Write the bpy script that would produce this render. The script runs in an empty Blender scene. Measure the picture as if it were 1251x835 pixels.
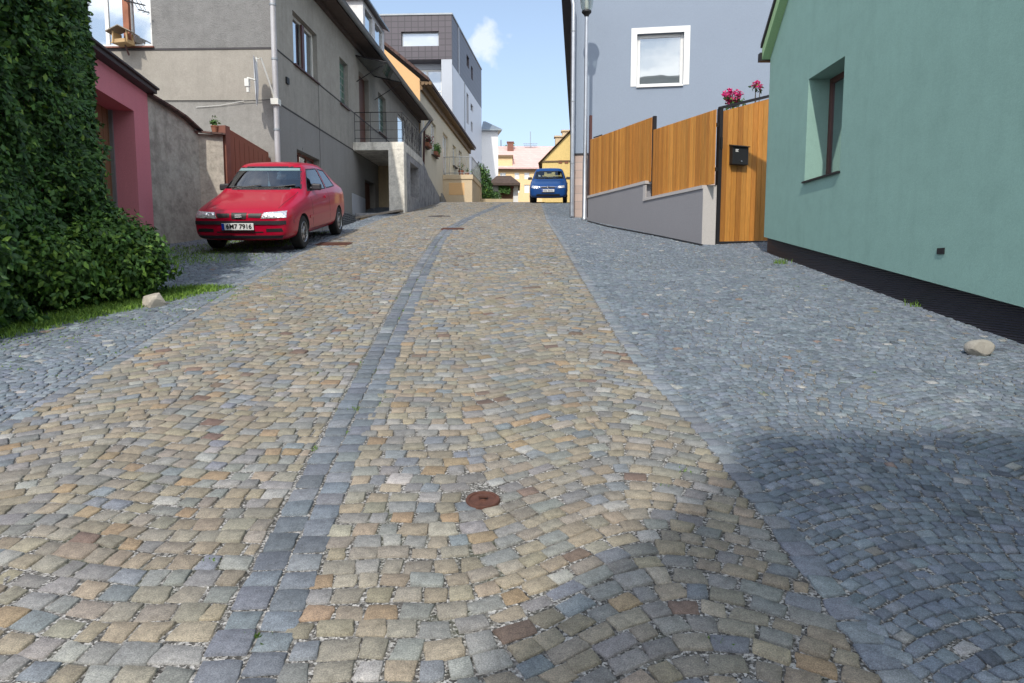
import bpy, bmesh, math, random
import numpy as np
from mathutils import Vector, Matrix
from mathutils.bvhtree import BVHTree
random.seed(7); rng = np.random.default_rng(11)
S = bpy.context.scene
COL = S.collection
PI = math.pi
# ------------------------------------------------------------------ camera geometry (photo pixels 1251 x 835)
FPX = 850.0; PITCH = math.atan(87.5/FPX); CP, SP = math.cos(PITCH), math.sin(PITCH)
def ray(u, v):
    X = u-625.5; Z = 417.5-v
    y = FPX*CP+Z*SP
    return X/y, (Z*CP-FPX*SP)/y          # per metre of depth
def P(u, v, d):
    a, b = ray(u, v); return Vector((a*d, d, b*d))
# ------------------------------------------------------------------ terrain
_ys = np.arange(-200, 400, .25)
_sl = np.interp(_ys, [-200, -30, 0, 13, 15, 27, 46, 400], [0, 0.02, .152, .152, .14, .14, 0, 0])
_zs = np.cumsum(_sl)*.25
_zs = _zs-np.interp(0, _ys, _zs)-1.5
def sm(a, b, x):
    t = np.clip((x-a)/(b-a), 0, 1); return t*t*(3-2*t)
def gz(x, y):
    z = np.interp(y, _ys, _zs)
    dip = .34*sm(4.0, 5.0, -np.asarray(x))*sm(14.8, 18, y)*(1-sm(21.5, 25, y))
    return z-dip
def gzf(x, y): return float(gz(x, y))
def G(u, v, y0=1.0, y1=60):
    a, b = ray(u, v)
    y = y0
    while y < y1:
        if b*y < gzf(a*y, y): return Vector((a*y, y, gzf(a*y, y)))
        y += .02
    return Vector((a*y1, y1, gzf(a*y1, y1)))
# ------------------------------------------------------------------ mesh builder
ORG = {}
class MB:
    def __init__(s): s.v = []; s.f = []; s.m = []; s.c = []; s.cc = None
    def add(s, vs, fs, m=0):
        n = len(s.v); s.v += [tuple(p) for p in vs]
        for f in fs: s.f.append([i+n for i in f]); s.m.append(m); s.c.append(s.cc or (1, 1, 1))
    def quad(s, a, b, c, d, m=0): s.add([a, b, c, d], [(0, 1, 2, 3)], m)
    def obox(s, o, a, b, c, m=0):
        o, a, b, c = map(Vector, (o, a, b, c))
        p = [o, o+a, o+a+b, o+b, o+c, o+a+c, o+a+b+c, o+b+c]
        f = [(0, 3, 2, 1), (4, 5, 6, 7), (0, 1, 5, 4), (1, 2, 6, 5), (2, 3, 7, 6), (3, 0, 4, 7)]
        if a.cross(b).dot(c) < 0: f = [q[::-1] for q in f]
        s.add(p, f, m)
    def box(s, cx, cy, cz, sx, sy, sz, m=0, rz=0):
        a = Vector((math.cos(rz)*sx, math.sin(rz)*sx, 0)); b = Vector((-math.sin(rz)*sy, math.cos(rz)*sy, 0)); c = Vector((0, 0, sz))
        s.obox(Vector((cx, cy, cz))-a/2-b/2-c/2, a, b, c, m)
    def prism(s, poly, ext, m=0):
        poly = [Vector(p) for p in poly]; ext = Vector(ext); n = len(poly)
        nn = sum(((poly[i]-poly[0]).cross(poly[(i+1) % n]-poly[0]) for i in range(1, n)), Vector())
        if nn.dot(ext) > 0: poly = poly[::-1]
        s.add(poly+[p+ext for p in poly], [tuple(range(n)), tuple(range(2*n-1, n-1, -1))]+[(i+0, i+n, (i+1) % n+n, (i+1) % n) for i in range(n)], m)
    def tube(s, pts, r, n=8, m=0, cap=True):
        pts = [Vector(p) for p in pts]; rs = r if isinstance(r, (list, tuple)) else [r]*len(pts)
        vs = []; fs = []
        t0 = (pts[1]-pts[0]).normalized(); up = Vector((0, 0, 1)) if abs(t0.z) < .9 else Vector((1, 0, 0))
        a = t0.cross(up).normalized()
        for i, p in enumerate(pts):
            t = (pts[min(i+1, len(pts)-1)]-pts[max(i-1, 0)]).normalized()
            a = (a-t*a.dot(t)).normalized(); b = t.cross(a)
            for k in range(n):
                an = 2*PI*k/n; vs.append(p+(a*math.cos(an)+b*math.sin(an))*rs[i])
        for i in range(len(pts)-1):
            for k in range(n): fs.append((i*n+k, i*n+(k+1) % n, (i+1)*n+(k+1) % n, (i+1)*n+k))
        if cap: fs.append(tuple(range(n-1, -1, -1))); fs.append(tuple((len(pts)-1)*n+k for k in range(n)))
        s.add(vs, fs, m)
    def lathe(s, prof, o, ax=(0, 0, 1), n=24, m=0):      # prof: (r, h)
        ax = Vector(ax).normalized(); o = Vector(o)
        a = ax.orthogonal().normalized(); b = ax.cross(a); vs = []; fs = []
        for r, h in prof:
            for k in range(n):
                an = 2*PI*k/n; vs.append(o+ax*h+(a*math.cos(an)+b*math.sin(an))*r)
        for i in range(len(prof)-1):
            for k in range(n): fs.append((i*n+k, i*n+(k+1) % n, (i+1)*n+(k+1) % n, (i+1)*n+k))
        s.add(vs, fs, m)
    def build(s, name, mats, parent=None, local=False, org=None, smooth=False, bevel=0, sharp=None):
        me = bpy.data.meshes.new(name)
        o = Vector((0, 0, 0))
        if parent is not None and not local: o = ORG.get(parent.name, Vector((0, 0, 0)))
        if parent is None and org is not None: o = Vector(org)
        me.from_pydata([(p[0]-o.x, p[1]-o.y, p[2]-o.z) for p in s.v], [], s.f)
        if not isinstance(mats, (list, tuple)): mats = [mats]
        for m in mats: me.materials.append(m)
        me.polygons.foreach_set('material_index', s.m)
        if any(c != (1, 1, 1) for c in s.c):
            at = me.attributes.new('Col', 'FLOAT_COLOR', 'CORNER')
            arr = []
            for f, c in zip(s.f, s.c): arr += [c[0], c[1], c[2], 1]*len(f)
            at.data.foreach_set('color', arr)
        me.validate(); me.update()
        if smooth:
            me.polygons.foreach_set('use_smooth', [True]*len(me.polygons))
            me.set_sharp_from_angle(angle=sharp if sharp else math.radians(35))
        ob = bpy.data.objects.new(name, me); COL.objects.link(ob)
        if parent is not None: ob.parent = parent; ORG[ob.name] = o if not local else Vector((0, 0, 0))
        else: ob.location = o; ORG[ob.name] = o
        if bevel:
            b = ob.modifiers.new('b', 'BEVEL'); b.width = bevel; b.segments = 2; b.limit_method = 'ANGLE'
        return ob
def tag(o, label, cat, group=None, kind=None):
    if kind: o['kind'] = kind
    if label: o['label'] = label
    if cat: o['category'] = cat
    if group: o['group'] = group
    return o
def thing(name, label, cat, loc, group=None):
    o = bpy.data.objects.new(name, None); COL.objects.link(o); o.location = loc; o.empty_display_size = .2
    ORG[o.name] = Vector(loc); return tag(o, label, cat, group)
def kids(o): return [c for c in list(COL.objects) if c.parent == o]
def copy_tree(o, parent=None):
    c = o.copy(); COL.objects.link(c); c.parent = parent
    for k in kids(o): copy_tree(k, c)
    return c
# ------------------------------------------------------------------ materials
class NT:
    def __init__(s, name):
        s.m = bpy.data.materials.new(name); s.m.use_nodes = True; s.t = s.m.node_tree; s.n = s.t.nodes; s.l = s.t.links
        s.b = s.n['Principled BSDF']; s.out = s.n['Material Output']
        s.co = s.n.new('ShaderNodeTexCoord').outputs['Object']
    def new(s, k, **kw):
        n = s.n.new(k)
        for a, b in kw.items(): setattr(n, a, b)
        return n
    def link(s, a, b): s.l.new(a, b)
    def noise(s, sc, det=4, ro=.55, vec=None):
        n = s.new('ShaderNodeTexNoise'); n.inputs['Scale'].default_value = sc; n.inputs['Detail'].default_value = det; n.inputs['Roughness'].default_value = ro
        s.link(vec or s.co, n.inputs['Vector']); return n.outputs['Fac']
    def mapv(s, sc=(1, 1, 1)):
        n = s.new('ShaderNodeMapping'); n.inputs['Scale'].default_value = sc; s.link(s.co, n.inputs['Vector']); return n.outputs['Vector']
    def ramp(s, fac, stops):
        r = s.new('ShaderNodeValToRGB'); e = r.color_ramp.elements
        while len(e) < len(stops): e.new(.5)
        for i, (p, c) in enumerate(stops): e[i].position = p; e[i].color = (c[0], c[1], c[2], 1)
        s.link(fac, r.inputs[0]); return r.outputs[0]
    def mix(s, fac, a, b, mode='MIX'):
        n = s.new('ShaderNodeMix', data_type='RGBA', blend_type=mode)
        for i, x in ((0, fac), (6, a), (7, b)):
            if hasattr(x, 'links'): s.link(x, n.inputs[i])
            else: n.inputs[i].default_value = x if i == 0 else (x[0], x[1], x[2], 1)
        return n.outputs[2]
    def math(s, op, a, b=0):
        n = s.new('ShaderNodeMath', operation=op)
        for i, x in ((0, a), (1, b)):
            if hasattr(x, 'links'): s.link(x, n.inputs[i])
            else: n.inputs[i].default_value = x
        return n.outputs[0]
    def bump(s, h, st, dist=.01):
        b = s.new('ShaderNodeBump'); b.inputs['Strength'].default_value = st; b.inputs['Distance'].default_value = dist
        s.link(h, b.inputs['Height']); s.link(b.outputs[0], s.b.inputs['Normal'])
    def col(s, c):
        if hasattr(c, 'links'): s.link(c, s.b.inputs['Base Color'])
        else: s.b.inputs['Base Color'].default_value = (c[0], c[1], c[2], 1)
    def set(s, **k):
        for a, b in k.items(): s.b.inputs[a.replace('_', ' ')].default_value = b
def sc3(c, k): return (c[0]*k, c[1]*k, c[2]*k)
def plain(name, c, rough=.6, metal=0, var=.12, scale=6, bump=.0, **kw):
    t = NT(name); f = t.noise(scale)
    t.col(t.ramp(f, [(.25, sc3(c, 1-var)), (.75, sc3(c, 1+var))])); t.set(Roughness=rough, Metallic=metal, **kw)
    if bump: t.bump(t.noise(scale*12, 6), bump)
    return t.m
def stucco(name, c, grain=60, bump=.5, var=.10, stain=None, streak=.0, dist=.006, mott=0):
    t = NT(name)
    f = t.noise(.9, 6, .6)
    col = t.ramp(f, [(.3, sc3(c, 1-var)), (.7, sc3(c, 1+var*.6))])
    fine = t.noise(grain, 5, .65)
    col = t.mix(.35, col, t.ramp(fine, [(.3, sc3(c, .72)), (.7, sc3(c, 1.22))]))
    if mott:
        m1 = t.noise(4.5, 8, .72)
        col = t.mix(1, col, t.ramp(m1, [(.34, (1-mott,)*3), (.5, (1, 1, 1)), (.66, (1+mott*.7,)*3)]), 'MULTIPLY')
    if streak:
        g = t.noise(3.0, 5, .6, t.mapv((1.6, 1.6, .12)))
        col = t.mix(t.math('MULTIPLY', t.ramp(g, [(.5, (0, 0, 0)), (.75, (1, 1, 1))]), streak), col, stain or sc3(c, .55))
    t.col(col); t.set(Roughness=.92); t.b.inputs['Specular IOR Level'].default_value = .2
    t.bump(fine, bump, dist); return t.m
def vcol(name, rough=.8, grain=50, bump=.4, var=.16, dist=.004, stretch=(1, 1, 1), **kw):
    t = NT(name); a = t.new('ShaderNodeAttribute', attribute_name='Col').outputs['Color']
    mv = t.mapv(stretch)
    f = t.noise(grain, 6, .65, mv); g = t.noise(grain*.16, 4, .6, mv)
    col = t.mix(1, a, t.ramp(f, [(.28, (1-var,)*3), (.72, (1+var,)*3)]), 'MULTIPLY')
    col = t.mix(1, col, t.ramp(g, [(.3, (.86, .86, .85)), (.7, (1.12, 1.11, 1.1))]), 'MULTIPLY')
    t.col(col); t.set(Roughness=rough, **kw); t.bump(f, bump, dist); return t.m
def pane_mat(name, c, refl=.35, rough=.02):
    t = NT(name); t.col(c); t.set(Roughness=.25)
    g = t.new('ShaderNodeBsdfGlossy'); g.inputs['Roughness'].default_value = rough; g.inputs['Color'].default_value = (.9, .93, .95, 1)
    w = t.noise(1.1, 2); b = t.new('ShaderNodeBump'); b.inputs['Strength'].default_value = .06; b.inputs['Distance'].default_value = .03
    t.link(w, b.inputs['Height']); t.link(b.outputs[0], g.inputs['Normal'])
    lw = t.new('ShaderNodeLayerWeight'); lw.inputs['Blend'].default_value = .35
    fac = t.math('ADD', t.math('MULTIPLY', lw.outputs['Facing'], .5), refl)
    mx = t.new('ShaderNodeMixShader'); t.link(fac, mx.inputs[0]); t.link(t.b.outputs[0], mx.inputs[1]); t.link(g.outputs[0], mx.inputs[2])
    t.link(mx.outputs[0], t.out.inputs['Surface']); return t.m
def clear_glass(name, tint, k=.12):
    t = NT(name); tr = t.new('ShaderNodeBsdfTransparent'); tr.inputs['Color'].default_value = (*tint, 1)
    g = t.new('ShaderNodeBsdfGlossy'); g.inputs['Roughness'].default_value = .02
    lw = t.new('ShaderNodeLayerWeight'); lw.inputs['Blend'].default_value = .3
    fac = t.math('ADD', t.math('MULTIPLY', lw.outputs['Facing'], .45), k)
    mx = t.new('ShaderNodeMixShader'); t.link(fac, mx.inputs[0]); t.link(tr.outputs[0], mx.inputs[1]); t.link(g.outputs[0], mx.inputs[2])
    t.link(mx.outputs[0], t.out.inputs['Surface']); return t.m
def wood(name, c, rough=.6, var=.25):
    t = NT(name); f = t.noise(9, 6, .6, t.mapv((6, 6, .5)))
    t.col(t.ramp(f, [(.25, sc3(c, 1-var)), (.6, c), (.8, sc3(c, 1+var))])); t.set(Roughness=rough); t.bump(f, .25, .004); return t.m
def tiles(name, c, gx, gz_, mortar, joint=.02, rough=.5, var=.1):
    t = NT(name); sp = t.new('ShaderNodeSeparateXYZ'); t.link(t.co, sp.inputs[0])
    cb = t.new('ShaderNodeCombineXYZ'); t.link(t.math('ADD', sp.outputs[0], sp.outputs[1]), cb.inputs[0]); t.link(sp.outputs[2], cb.inputs[1])
    b = t.new('ShaderNodeTexBrick'); b.offset = 0; b.inputs['Scale'].default_value = 1; b.inputs['Brick Width'].default_value = gx; b.inputs['Row Height'].default_value = gz_
    b.inputs['Mortar Size'].default_value = joint; b.inputs['Color1'].default_value = (*sc3(c, 1-var), 1); b.inputs['Color2'].default_value = (*sc3(c, 1+var), 1); b.inputs['Mortar'].default_value = (*mortar, 1)
    t.link(cb.outputs[0], b.inputs['Vector']); t.link(b.outputs['Color'], t.b.inputs['Base Color']); t.set(Roughness=rough); t.bump(b.outputs['Fac'], -.4, .01); return t.m
M = {}
M['endup'] = stucco('rough_grey_render', (.235, .232, .226), 38, 1.0, .08, streak=.2, dist=.02, mott=.14)
M['endlow'] = stucco('beige_render', (.345, .32, .28), 34, .6, .10, streak=.18, mott=.09)
M['endgrey'] = stucco('grey_render_low', (.29, .28, .26), 34, .6, .12, streak=.25, mott=.12)
M['facade'] = stucco('street_render', (.33, .32, .29), 30, .6, .14, streak=.35, mott=.10)
M['facadeup'] = stucco('street_render_upper', (.37, .355, .315), 30, .6, .14, streak=.3, mott=.10)
M['facadedk'] = stucco('street_render_base', (.27, .268, .26), 30, .6, .12, streak=.2)
M['white_wash'] = stucco('old_whitewash', (.80, .77, .69), 22, .8, .22, stain=(.3, .26, .2), streak=.6, mott=.28)
M['mottled'] = stucco('mottled_stone_render', (.36, .36, .37), 12, .9, .3, stain=(.6, .58, .52), streak=.5, mott=.4)
M['ochre_in'] = stucco('ochre_plaster', (.52, .42, .27), 20, .6, .25, stain=(.25, .2, .15), streak=.4)
M['pink'] = stucco('pink_render', (.62, .235, .275), 70, .25, .06, streak=.08)
M['greywall'] = stucco('courtyard_render', (.40, .395, .35), 16, 1.0, .25, stain=(.17, .17, .145), streak=.7, dist=.012, mott=.32)
M['greywall_l'] = stucco('courtyard_render_lit', (.47, .43, .37), 18, .8, .2, streak=.4, mott=.25)  # lighter copy of the wall render, sunlight on the turned end put into its colour
M['blue'] = stucco('blue_grey_render', (.27, .318, .392), 70, .25, .04)
M['green'] = stucco('green_render', (.275, .44, .385), 80, .4, .05, streak=.16, mott=.06)
M['greenl'] = stucco('pale_green_board', (.33, .5, .27), 60, .1, .04)
M['beige'] = stucco('beige_house_render', (.74, .67, .52), 30, .4, .10, streak=.15)
M['peach'] = stucco('peach_render', (.78, .50, .25), 30, .2, .05)
M['ochre'] = stucco('ochre_block_render', (.66, .53, .36), 25, .4, .10, streak=.1)
M['wallbase'] = stucco('grey_fence_base', (.29, .285, .30), 50, .5, .05)
M['coping'] = stucco('pale_coping', (.50, .47, .45), 50, .4, .08)
M['plinthp'] = tiles('pinkish_stone_plinth', (.47, .36, .31), .35, .22, (.3, .26, .24), .008, .85, .1)
M['white'] = plain('white_paint', (.78, .78, .76), .4, var=.04)
M['offwhite'] = plain('aged_white_paint', (.68, .68, .64), .5, var=.08)
M['brownframe'] = plain('brown_frame', (.09, .035, .03), .45)
M['redbrown'] = plain('red_brown_paint', (.20, .075, .05), .6, var=.2)
M['darkmetal'] = plain('dark_metal', (.025, .023, .026), .45, .3)
M['black'] = plain('black_plastic', (.012, .012, .013), .5)
M['galv'] = plain('galvanised_metal', (.42, .44, .47), .42, .85, var=.12)
M['zinc'] = plain('zinc_sheet', (.30, .32, .34), .5, .6)
M['palepipe'] = plain('pale_painted_pipe', (.46, .45, .46), .5, .2, var=.06)
M['rooftile'] = tiles('dark_roof_tiles', (.10, .055, .045), .25, .3, (.04, .02, .02), .02, .8, .2)
M['soffit'] = plain('brown_soffit', (.08, .055, .045), .8, var=.25)
M['soffitl'] = plain('ochre_soffit', (.20, .13, .07), .8, var=.15)
M['asphaltdark'] = plain('dark_sheet', (.05, .045, .048), .7)
M['modern'] = tiles('charcoal_facade_tiles', (.085, .072, .085), .5, .45, (.04, .036, .042), .03, .45, .06)
M['modernpale'] = plain('pale_grey_cladding', (.42, .45, .50), .5, var=.03, scale=.5)
M['modernwhite'] = plain('light_cladding', (.55, .57, .62), .5, var=.03, scale=.5)
M['farwhite'] = stucco('white_render', (.80, .80, .80), 10, .1, .03)
M['faryellow'] = stucco('yellow_render', (.80, .60, .25), 10, .1, .03)
M['farcream'] = stucco('apricot_render', (.80, .58, .32), 10, .1, .03)
M['pinkroof'] = tiles('pale_red_roof', (.66, .44, .40), .4, .3, (.5, .34, .32), .02, .85, .06)
M['greyroof'] = plain('grey_metal_roof', (.27, .31, .34), .45, .3, var=.05)
M['pane'] = pane_mat('window_pane', (.03, .04, .05), .40)
M['panebright'] = pane_mat('bright_window_pane', (.16, .18, .20), .50)
M['curtain'] = pane_mat('curtained_pane', (.60, .62, .64), .25)
M['blockglass'] = tiles('green_glass_blocks', (.06, .15, .11), .22, .2, (.20, .25, .21), .025, .2, .35)
M['door'] = wood('varnished_brown_door', (.13, .055, .035))
M['garagedoor'] = wood('brown_boarded_door', (.19, .095, .045))
M['gatebrown'] = wood('rust_brown_gate', (.24, .085, .05), .7, .15)
M['boards'] = vcol('honey_stained_boards', .55, 14, .35, .22, .003, (5, 5, .35))
M['fresh'] = wood('weathered_plank', (.30, .26, .21), .8)
M['raw'] = wood('raw_wood', (.50, .34, .17), .7)
def sett():
    t = NT('sett_stone'); a = t.new('ShaderNodeAttribute', attribute_name='Col').outputs['Color']
    f = t.noise(230, 3, .7); g = t.noise(28, 6, .7); h = t.noise(2.2, 5, .65)
    col = t.mix(1, a, t.ramp(f, [(.32, (.62,)*3), (.5, (1,)*3), (.70, (1.5, 1.48, 1.44))]), 'MULTIPLY')
    col = t.mix(1, col, t.ramp(g, [(.30, (.70, .69, .68)), (.52, (1, 1, 1)), (.72, (1.22, 1.20, 1.16))]), 'MULTIPLY')
    col = t.mix(1, col, t.ramp(h, [(.3, (.86, .87, .88)), (.7, (1.1, 1.09, 1.06))]), 'MULTIPLY')
    t.col(col); t.set(Roughness=.8); hh = t.math('ADD', t.math('MULTIPLY', f, .35), g); t.bump(hh, .8, .006); return t.m
M['stone'] = sett()
M['stone'].node_tree.nodes['Principled BSDF'].inputs['Specular IOR Level'].default_value = .35
M['rust'] = plain('rusty_iron', (.12, .052, .036), .75, .3, var=.35, scale=25, bump=.4)
M['iron'] = plain('cast_iron', (.075, .06, .055), .6, .5, var=.3, scale=20, bump=.4)
M['leaf'] = vcol('ivy_leaf', .62, 30, .1, .10, .001)
M['leaf'].node_tree.nodes['Principled BSDF'].inputs['Transmission Weight'].default_value = 0
M['bark'] = plain('bark', (.10, .075, .05), .9, var=.3, scale=20, bump=.6)
M['petal'] = vcol('petal', .6, 20, .0, .08)
M['terracotta'] = plain('terracotta', (.30, .12, .07), .85, var=.2)
M['boulder'] = plain('pale_rock', (.34, .315, .275), .9, var=.2, scale=12, bump=.6)
M['dish'] = plain('antenna_aluminium', (.62, .64, .67), .5, .2, var=.05)
def dimple():
    t = NT('black_dimple_membrane'); w = t.new('ShaderNodeTexWave', wave_type='BANDS', bands_direction='Z'); w.inputs['Scale'].default_value = 14
    w.inputs['Distortion'].default_value = .4; t.link(t.co, w.inputs['Vector']); t.col((.022, .018, .026)); t.set(Roughness=.42); t.bump(w.outputs['Fac'], .9, .02); return t.m
M['dimple'] = dimple()
def gravel():
    t = NT('joint_gravel')
    v = t.new('ShaderNodeTexVoronoi'); v.inputs['Scale'].default_value = 120; t.link(t.co, v.inputs['Vector'])
    sp = t.new('ShaderNodeSeparateColor'); t.link(v.outputs['Color'], sp.inputs[0])
    c = t.ramp(sp.outputs[0], [(0, (.035, .033, .03)), (.38, (.11, .104, .095)), (.62, (.22, .21, .195)), (1, (.48, .47, .45))])
    moss = t.ramp(t.noise(1.3, 5, .7), [(.56, (0, 0, 0)), (.68, (1, 1, 1))])
    c = t.mix(t.math('MULTIPLY', moss, .55), c, (.045, .06, .018))
    t.col(c); t.set(Roughness=.95); t.bump(v.outputs['Distance'], .8, .006); return t.m
M['gravel'] = gravel()
# ------------------------------------------------------------------ GROUND
def grid_sheet(name, xs, ys, zf, mat, kind='structure'):
    X, Y = np.meshgrid(xs, ys); Z = zf(X, Y); nx, ny = len(xs), len(ys)
    v = np.stack([X.ravel(), Y.ravel(), Z.ravel()], 1)
    i = np.arange((ny-1)*(nx-1)); r = i//(nx-1); c = i % (nx-1); a = r*nx+c
    f = np.stack([a, a+1, a+nx+1, a+nx], 1)
    me = bpy.data.meshes.new(name); me.vertices.add(len(v)); me.vertices.foreach_set('co', v.ravel())
    me.loops.add(f.size); me.loops.foreach_set('vertex_index', f.ravel()); me.polygons.add(len(f)); me.polygons.foreach_set('loop_start', np.arange(len(f))*4)
    me.update(calc_edges=True); me.polygons.foreach_set('use_smooth', np.ones(len(f), bool)); me.materials.append(mat)
    o = bpy.data.objects.new(name, me); COL.objects.link(o); o['kind'] = kind; return o
xs = np.concatenate([[-600, -200, -60, -25], np.arange(-12, 12.01, .25), [25, 60, 200, 600]])
ys = np.concatenate([[-199, -100, -50, -20], np.arange(-10, 60.1, .25), [80, 120, 200, 390, 900]])
g = grid_sheet('ground', xs, ys, lambda X, Y: gz(X, Y)-.0082, M['gravel'])
yl = [0, 1.9, 5.8, 9, 13, 20, 27, 34, 45]; XL = [-2.7, -2.75, -3.0, -3.3, -3.55, -3.6, -3.3, -2.6, -1.6]
yg = [0, 2, 3.2, 5.4, 10, 14, 16, 20, 24, 30, 45]; XG = [-.72, -.82, -.90, -1.02, -1.28, -1.42, -1.45, -1.2, -.8, -.2, .9]
yr = [0, 2, 3.7, 5.4, 10, 19, 30, 45]; XR = [1.12, 1.09, 1.06, .92, .92, .92, 1.2, 2.2]
fl = lambda y: np.interp(y, yl, XL)
fg = lambda y: np.interp(y, yg, XG)
fr = lambda y: np.interp(y, yr, XR)
class Stones:
    def __init__(s): s.a = []
    def put(s, cx, cy, w, h, ang, col): s.a.append((cx, cy, w, h, ang, *col))
    def build(s, name, lab=None, split=10.0, jit=.055, drop=.0026, tilt=.017):
        A = np.array(s.a)
        px = A[:, 0]/np.maximum(A[:, 1], .3)
        A = A[(A[:, 1] > 1.2) & (np.abs(px) < 1.0+.5/np.maximum(A[:, 1], .3)) ]
        V = []; F = []; C = []; base = 0
        for near in (True, False):
            B = A[A[:, 1] < split] if near else A[A[:, 1] >= split]
            n = len(B)
            if n == 0: continue
            if near: u = np.array([[-.49, -.49], [-.17, -.505], [.17, -.5], [.49, -.49], [.505, -.17], [.5, .17], [.49, .49], [.17, .505], [-.17, .5], [-.49, .49], [-.505, .17], [-.5, -.17]])
            else: u = np.array([[-.5, -.5], [.5, -.5], [.5, .5], [-.5, .5]])*.98
            k = len(u)
            j = rng.normal(0, jit, (n, k, 2)); j = np.clip(j, -2.2*jit, 2.2*jit)
            if near:
                for q_ in range(0, 12, 3):
                    for o_ in (1, 2): j[:, q_+o_] = j[:, q_]*(1-o_/3)+j[:, (q_+3) % 12]*(o_/3)+rng.normal(0, .022, (n, 2))
            q = (u[None]+j)*B[:, None, 2:4]
            ca, sa = np.cos(B[:, 4]), np.sin(B[:, 4])
            hj = rng.normal(0, drop, n); tx = rng.normal(0, tilt, n); ty = rng.normal(0, tilt, n)
            rings = []
            m = np.minimum(B[:, 2], B[:, 3])
            specs = [(1.02, -.035), (1.0, -.0035), (None, 0.0)] if near else [(1.0, -.022), (None, 0.)]
            for sc_, dz in specs:
                kk = (1-.0065/m)[:, None, None] if sc_ is None else sc_
                p = q*kk
                x = B[:, None, 0]+p[:, :, 0]*ca[:, None]-p[:, :, 1]*sa[:, None]
                y = B[:, None, 1]+p[:, :, 0]*sa[:, None]+p[:, :, 1]*ca[:, None]
                z = gz(x, y)+dz+(hj[:, None]+p[:, :, 0]*tx[:, None]+p[:, :, 1]*ty[:, None])*(1 if dz > -.02 else 0)
                rings.append(np.stack([x, y, z], 2))
            cen = rings[-1].mean(1, keepdims=True); cen[:, :, 2] += .0004+rng.normal(0, .0016, (n, 1))
            allv = np.concatenate(rings+[cen], 1); nv = allv.shape[1]
            fs = []
            for r in range(len(rings)-1):
                for i in range(k): fs.append([r*k+i, r*k+(i+1) % k, (r+1)*k+(i+1) % k, (r+1)*k+i])
            top = (len(rings)-1)*k
            tri = [[top+i, top+(i+1) % k, nv-1] for i in range(k)]
            off = (base+np.arange(n)*nv)[:, None, None]
            F.append(((np.array(fs)[None]+off).reshape(-1, 4), (np.array(tri)[None]+off).reshape(-1, 3)))
            V.append(allv.reshape(-1, 3)); C.append(np.repeat(B[:, 5:8], nv, 0)); base += n*nv
        V = np.concatenate(V); C = np.concatenate(C)
        q4 = np.concatenate([f[0] for f in F]); q3 = np.concatenate([f[1] for f in F])
        me = bpy.data.meshes.new(name); me.vertices.add(len(V)); me.vertices.foreach_set('co', V.ravel())
        li = np.concatenate([q4.ravel(), q3.ravel()]); me.loops.add(len(li)); me.loops.foreach_set('vertex_index', li.astype(np.int32))
        me.polygons.add(len(q4)+len(q3)); me.polygons.foreach_set('loop_start', np.concatenate([np.arange(len(q4))*4, len(q4)*4+np.arange(len(q3))*3]).astype(np.int32))
        me.update(calc_edges=True); at = me.attributes.new('Col', 'FLOAT_COLOR', 'POINT'); at.data.foreach_set('color', np.concatenate([C, np.ones((len(C), 1))], 1).ravel())
        me.materials.append(M['stone']); o = bpy.data.objects.new(name, me); COL.objects.link(o); o['kind'] = 'structure'; return o
def pick(pal):
    r = random.random()*sum(p[0] for p in pal)
    for w, c in pal:
        r -= w
        if r <= 0: break
    k = random.uniform(.86, 1.16); return tuple(max(.01, x*k*random.uniform(.97, 1.03)) for x in c)
ROAD = [(32, (.262, .228, .178)), (26, (.238, .220, .186)), (25, (.212, .213, .208)), (9, (.19, .207, .228)), (5, (.305, .30, .29)), (3.5, (.285, .215, .145)), (1.2, (.165, .12, .10)), (4, (.285, .262, .22))]
GREY = [(60, (.166, .196, .234)), (26, (.142, .170, .208)), (14, (.205, .235, .27)), (1.4, (.31, .31, .31)), (.25, (.22, .17, .15)), (2.0, (.10, .118, .142)), (1.0, (.215, .205, .18))]
GUT = [(60, (.158, .178, .208)), (25, (.135, .152, .178)), (15, (.215, .23, .25))]
EDGE = [(50, (.20, .225, .255)), (25, (.225, .24, .26)), (25, (.17, .19, .22))]
covers = [(-.13, 3.13, .11)]
def bay(st, y0, y1, left, right, wf, hf, f, df, pal, pitch_j=.0115, keep=None):
    t = y0-1.2
    row = 0
    while t < y1+1:
        h = hf(t)
        Wm = float(right(t)-left(t)); s = random.uniform(-.06, 0)
        while s < Wm-.02:
            w = wf(t)
            if s+w > Wm-.045: w = Wm-s
            w = max(w, .035)
            sc_ = s+w/2; y = t+float(f(sc_, Wm)); a = math.atan(float(df(sc_, Wm)))
            x = float(left(y))+sc_
            if s < 0 or True:
                ww = (w)/max(.75, math.cos(a))-pitch_j if abs(a) > .05 else w-pitch_j
                ok = y0 < y < y1 and all((x-c[0])**2+(y-c[1])**2 > c[2]**2 for c in covers) and (keep is None or keep(x, y))
                if ok: st.put(x, y, ww, h*math.cos(a)**1.0-pitch_j, a+random.gauss(0, .035), pick(pal))
            s += w
        t += h; row += 1
st = Stones()
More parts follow.
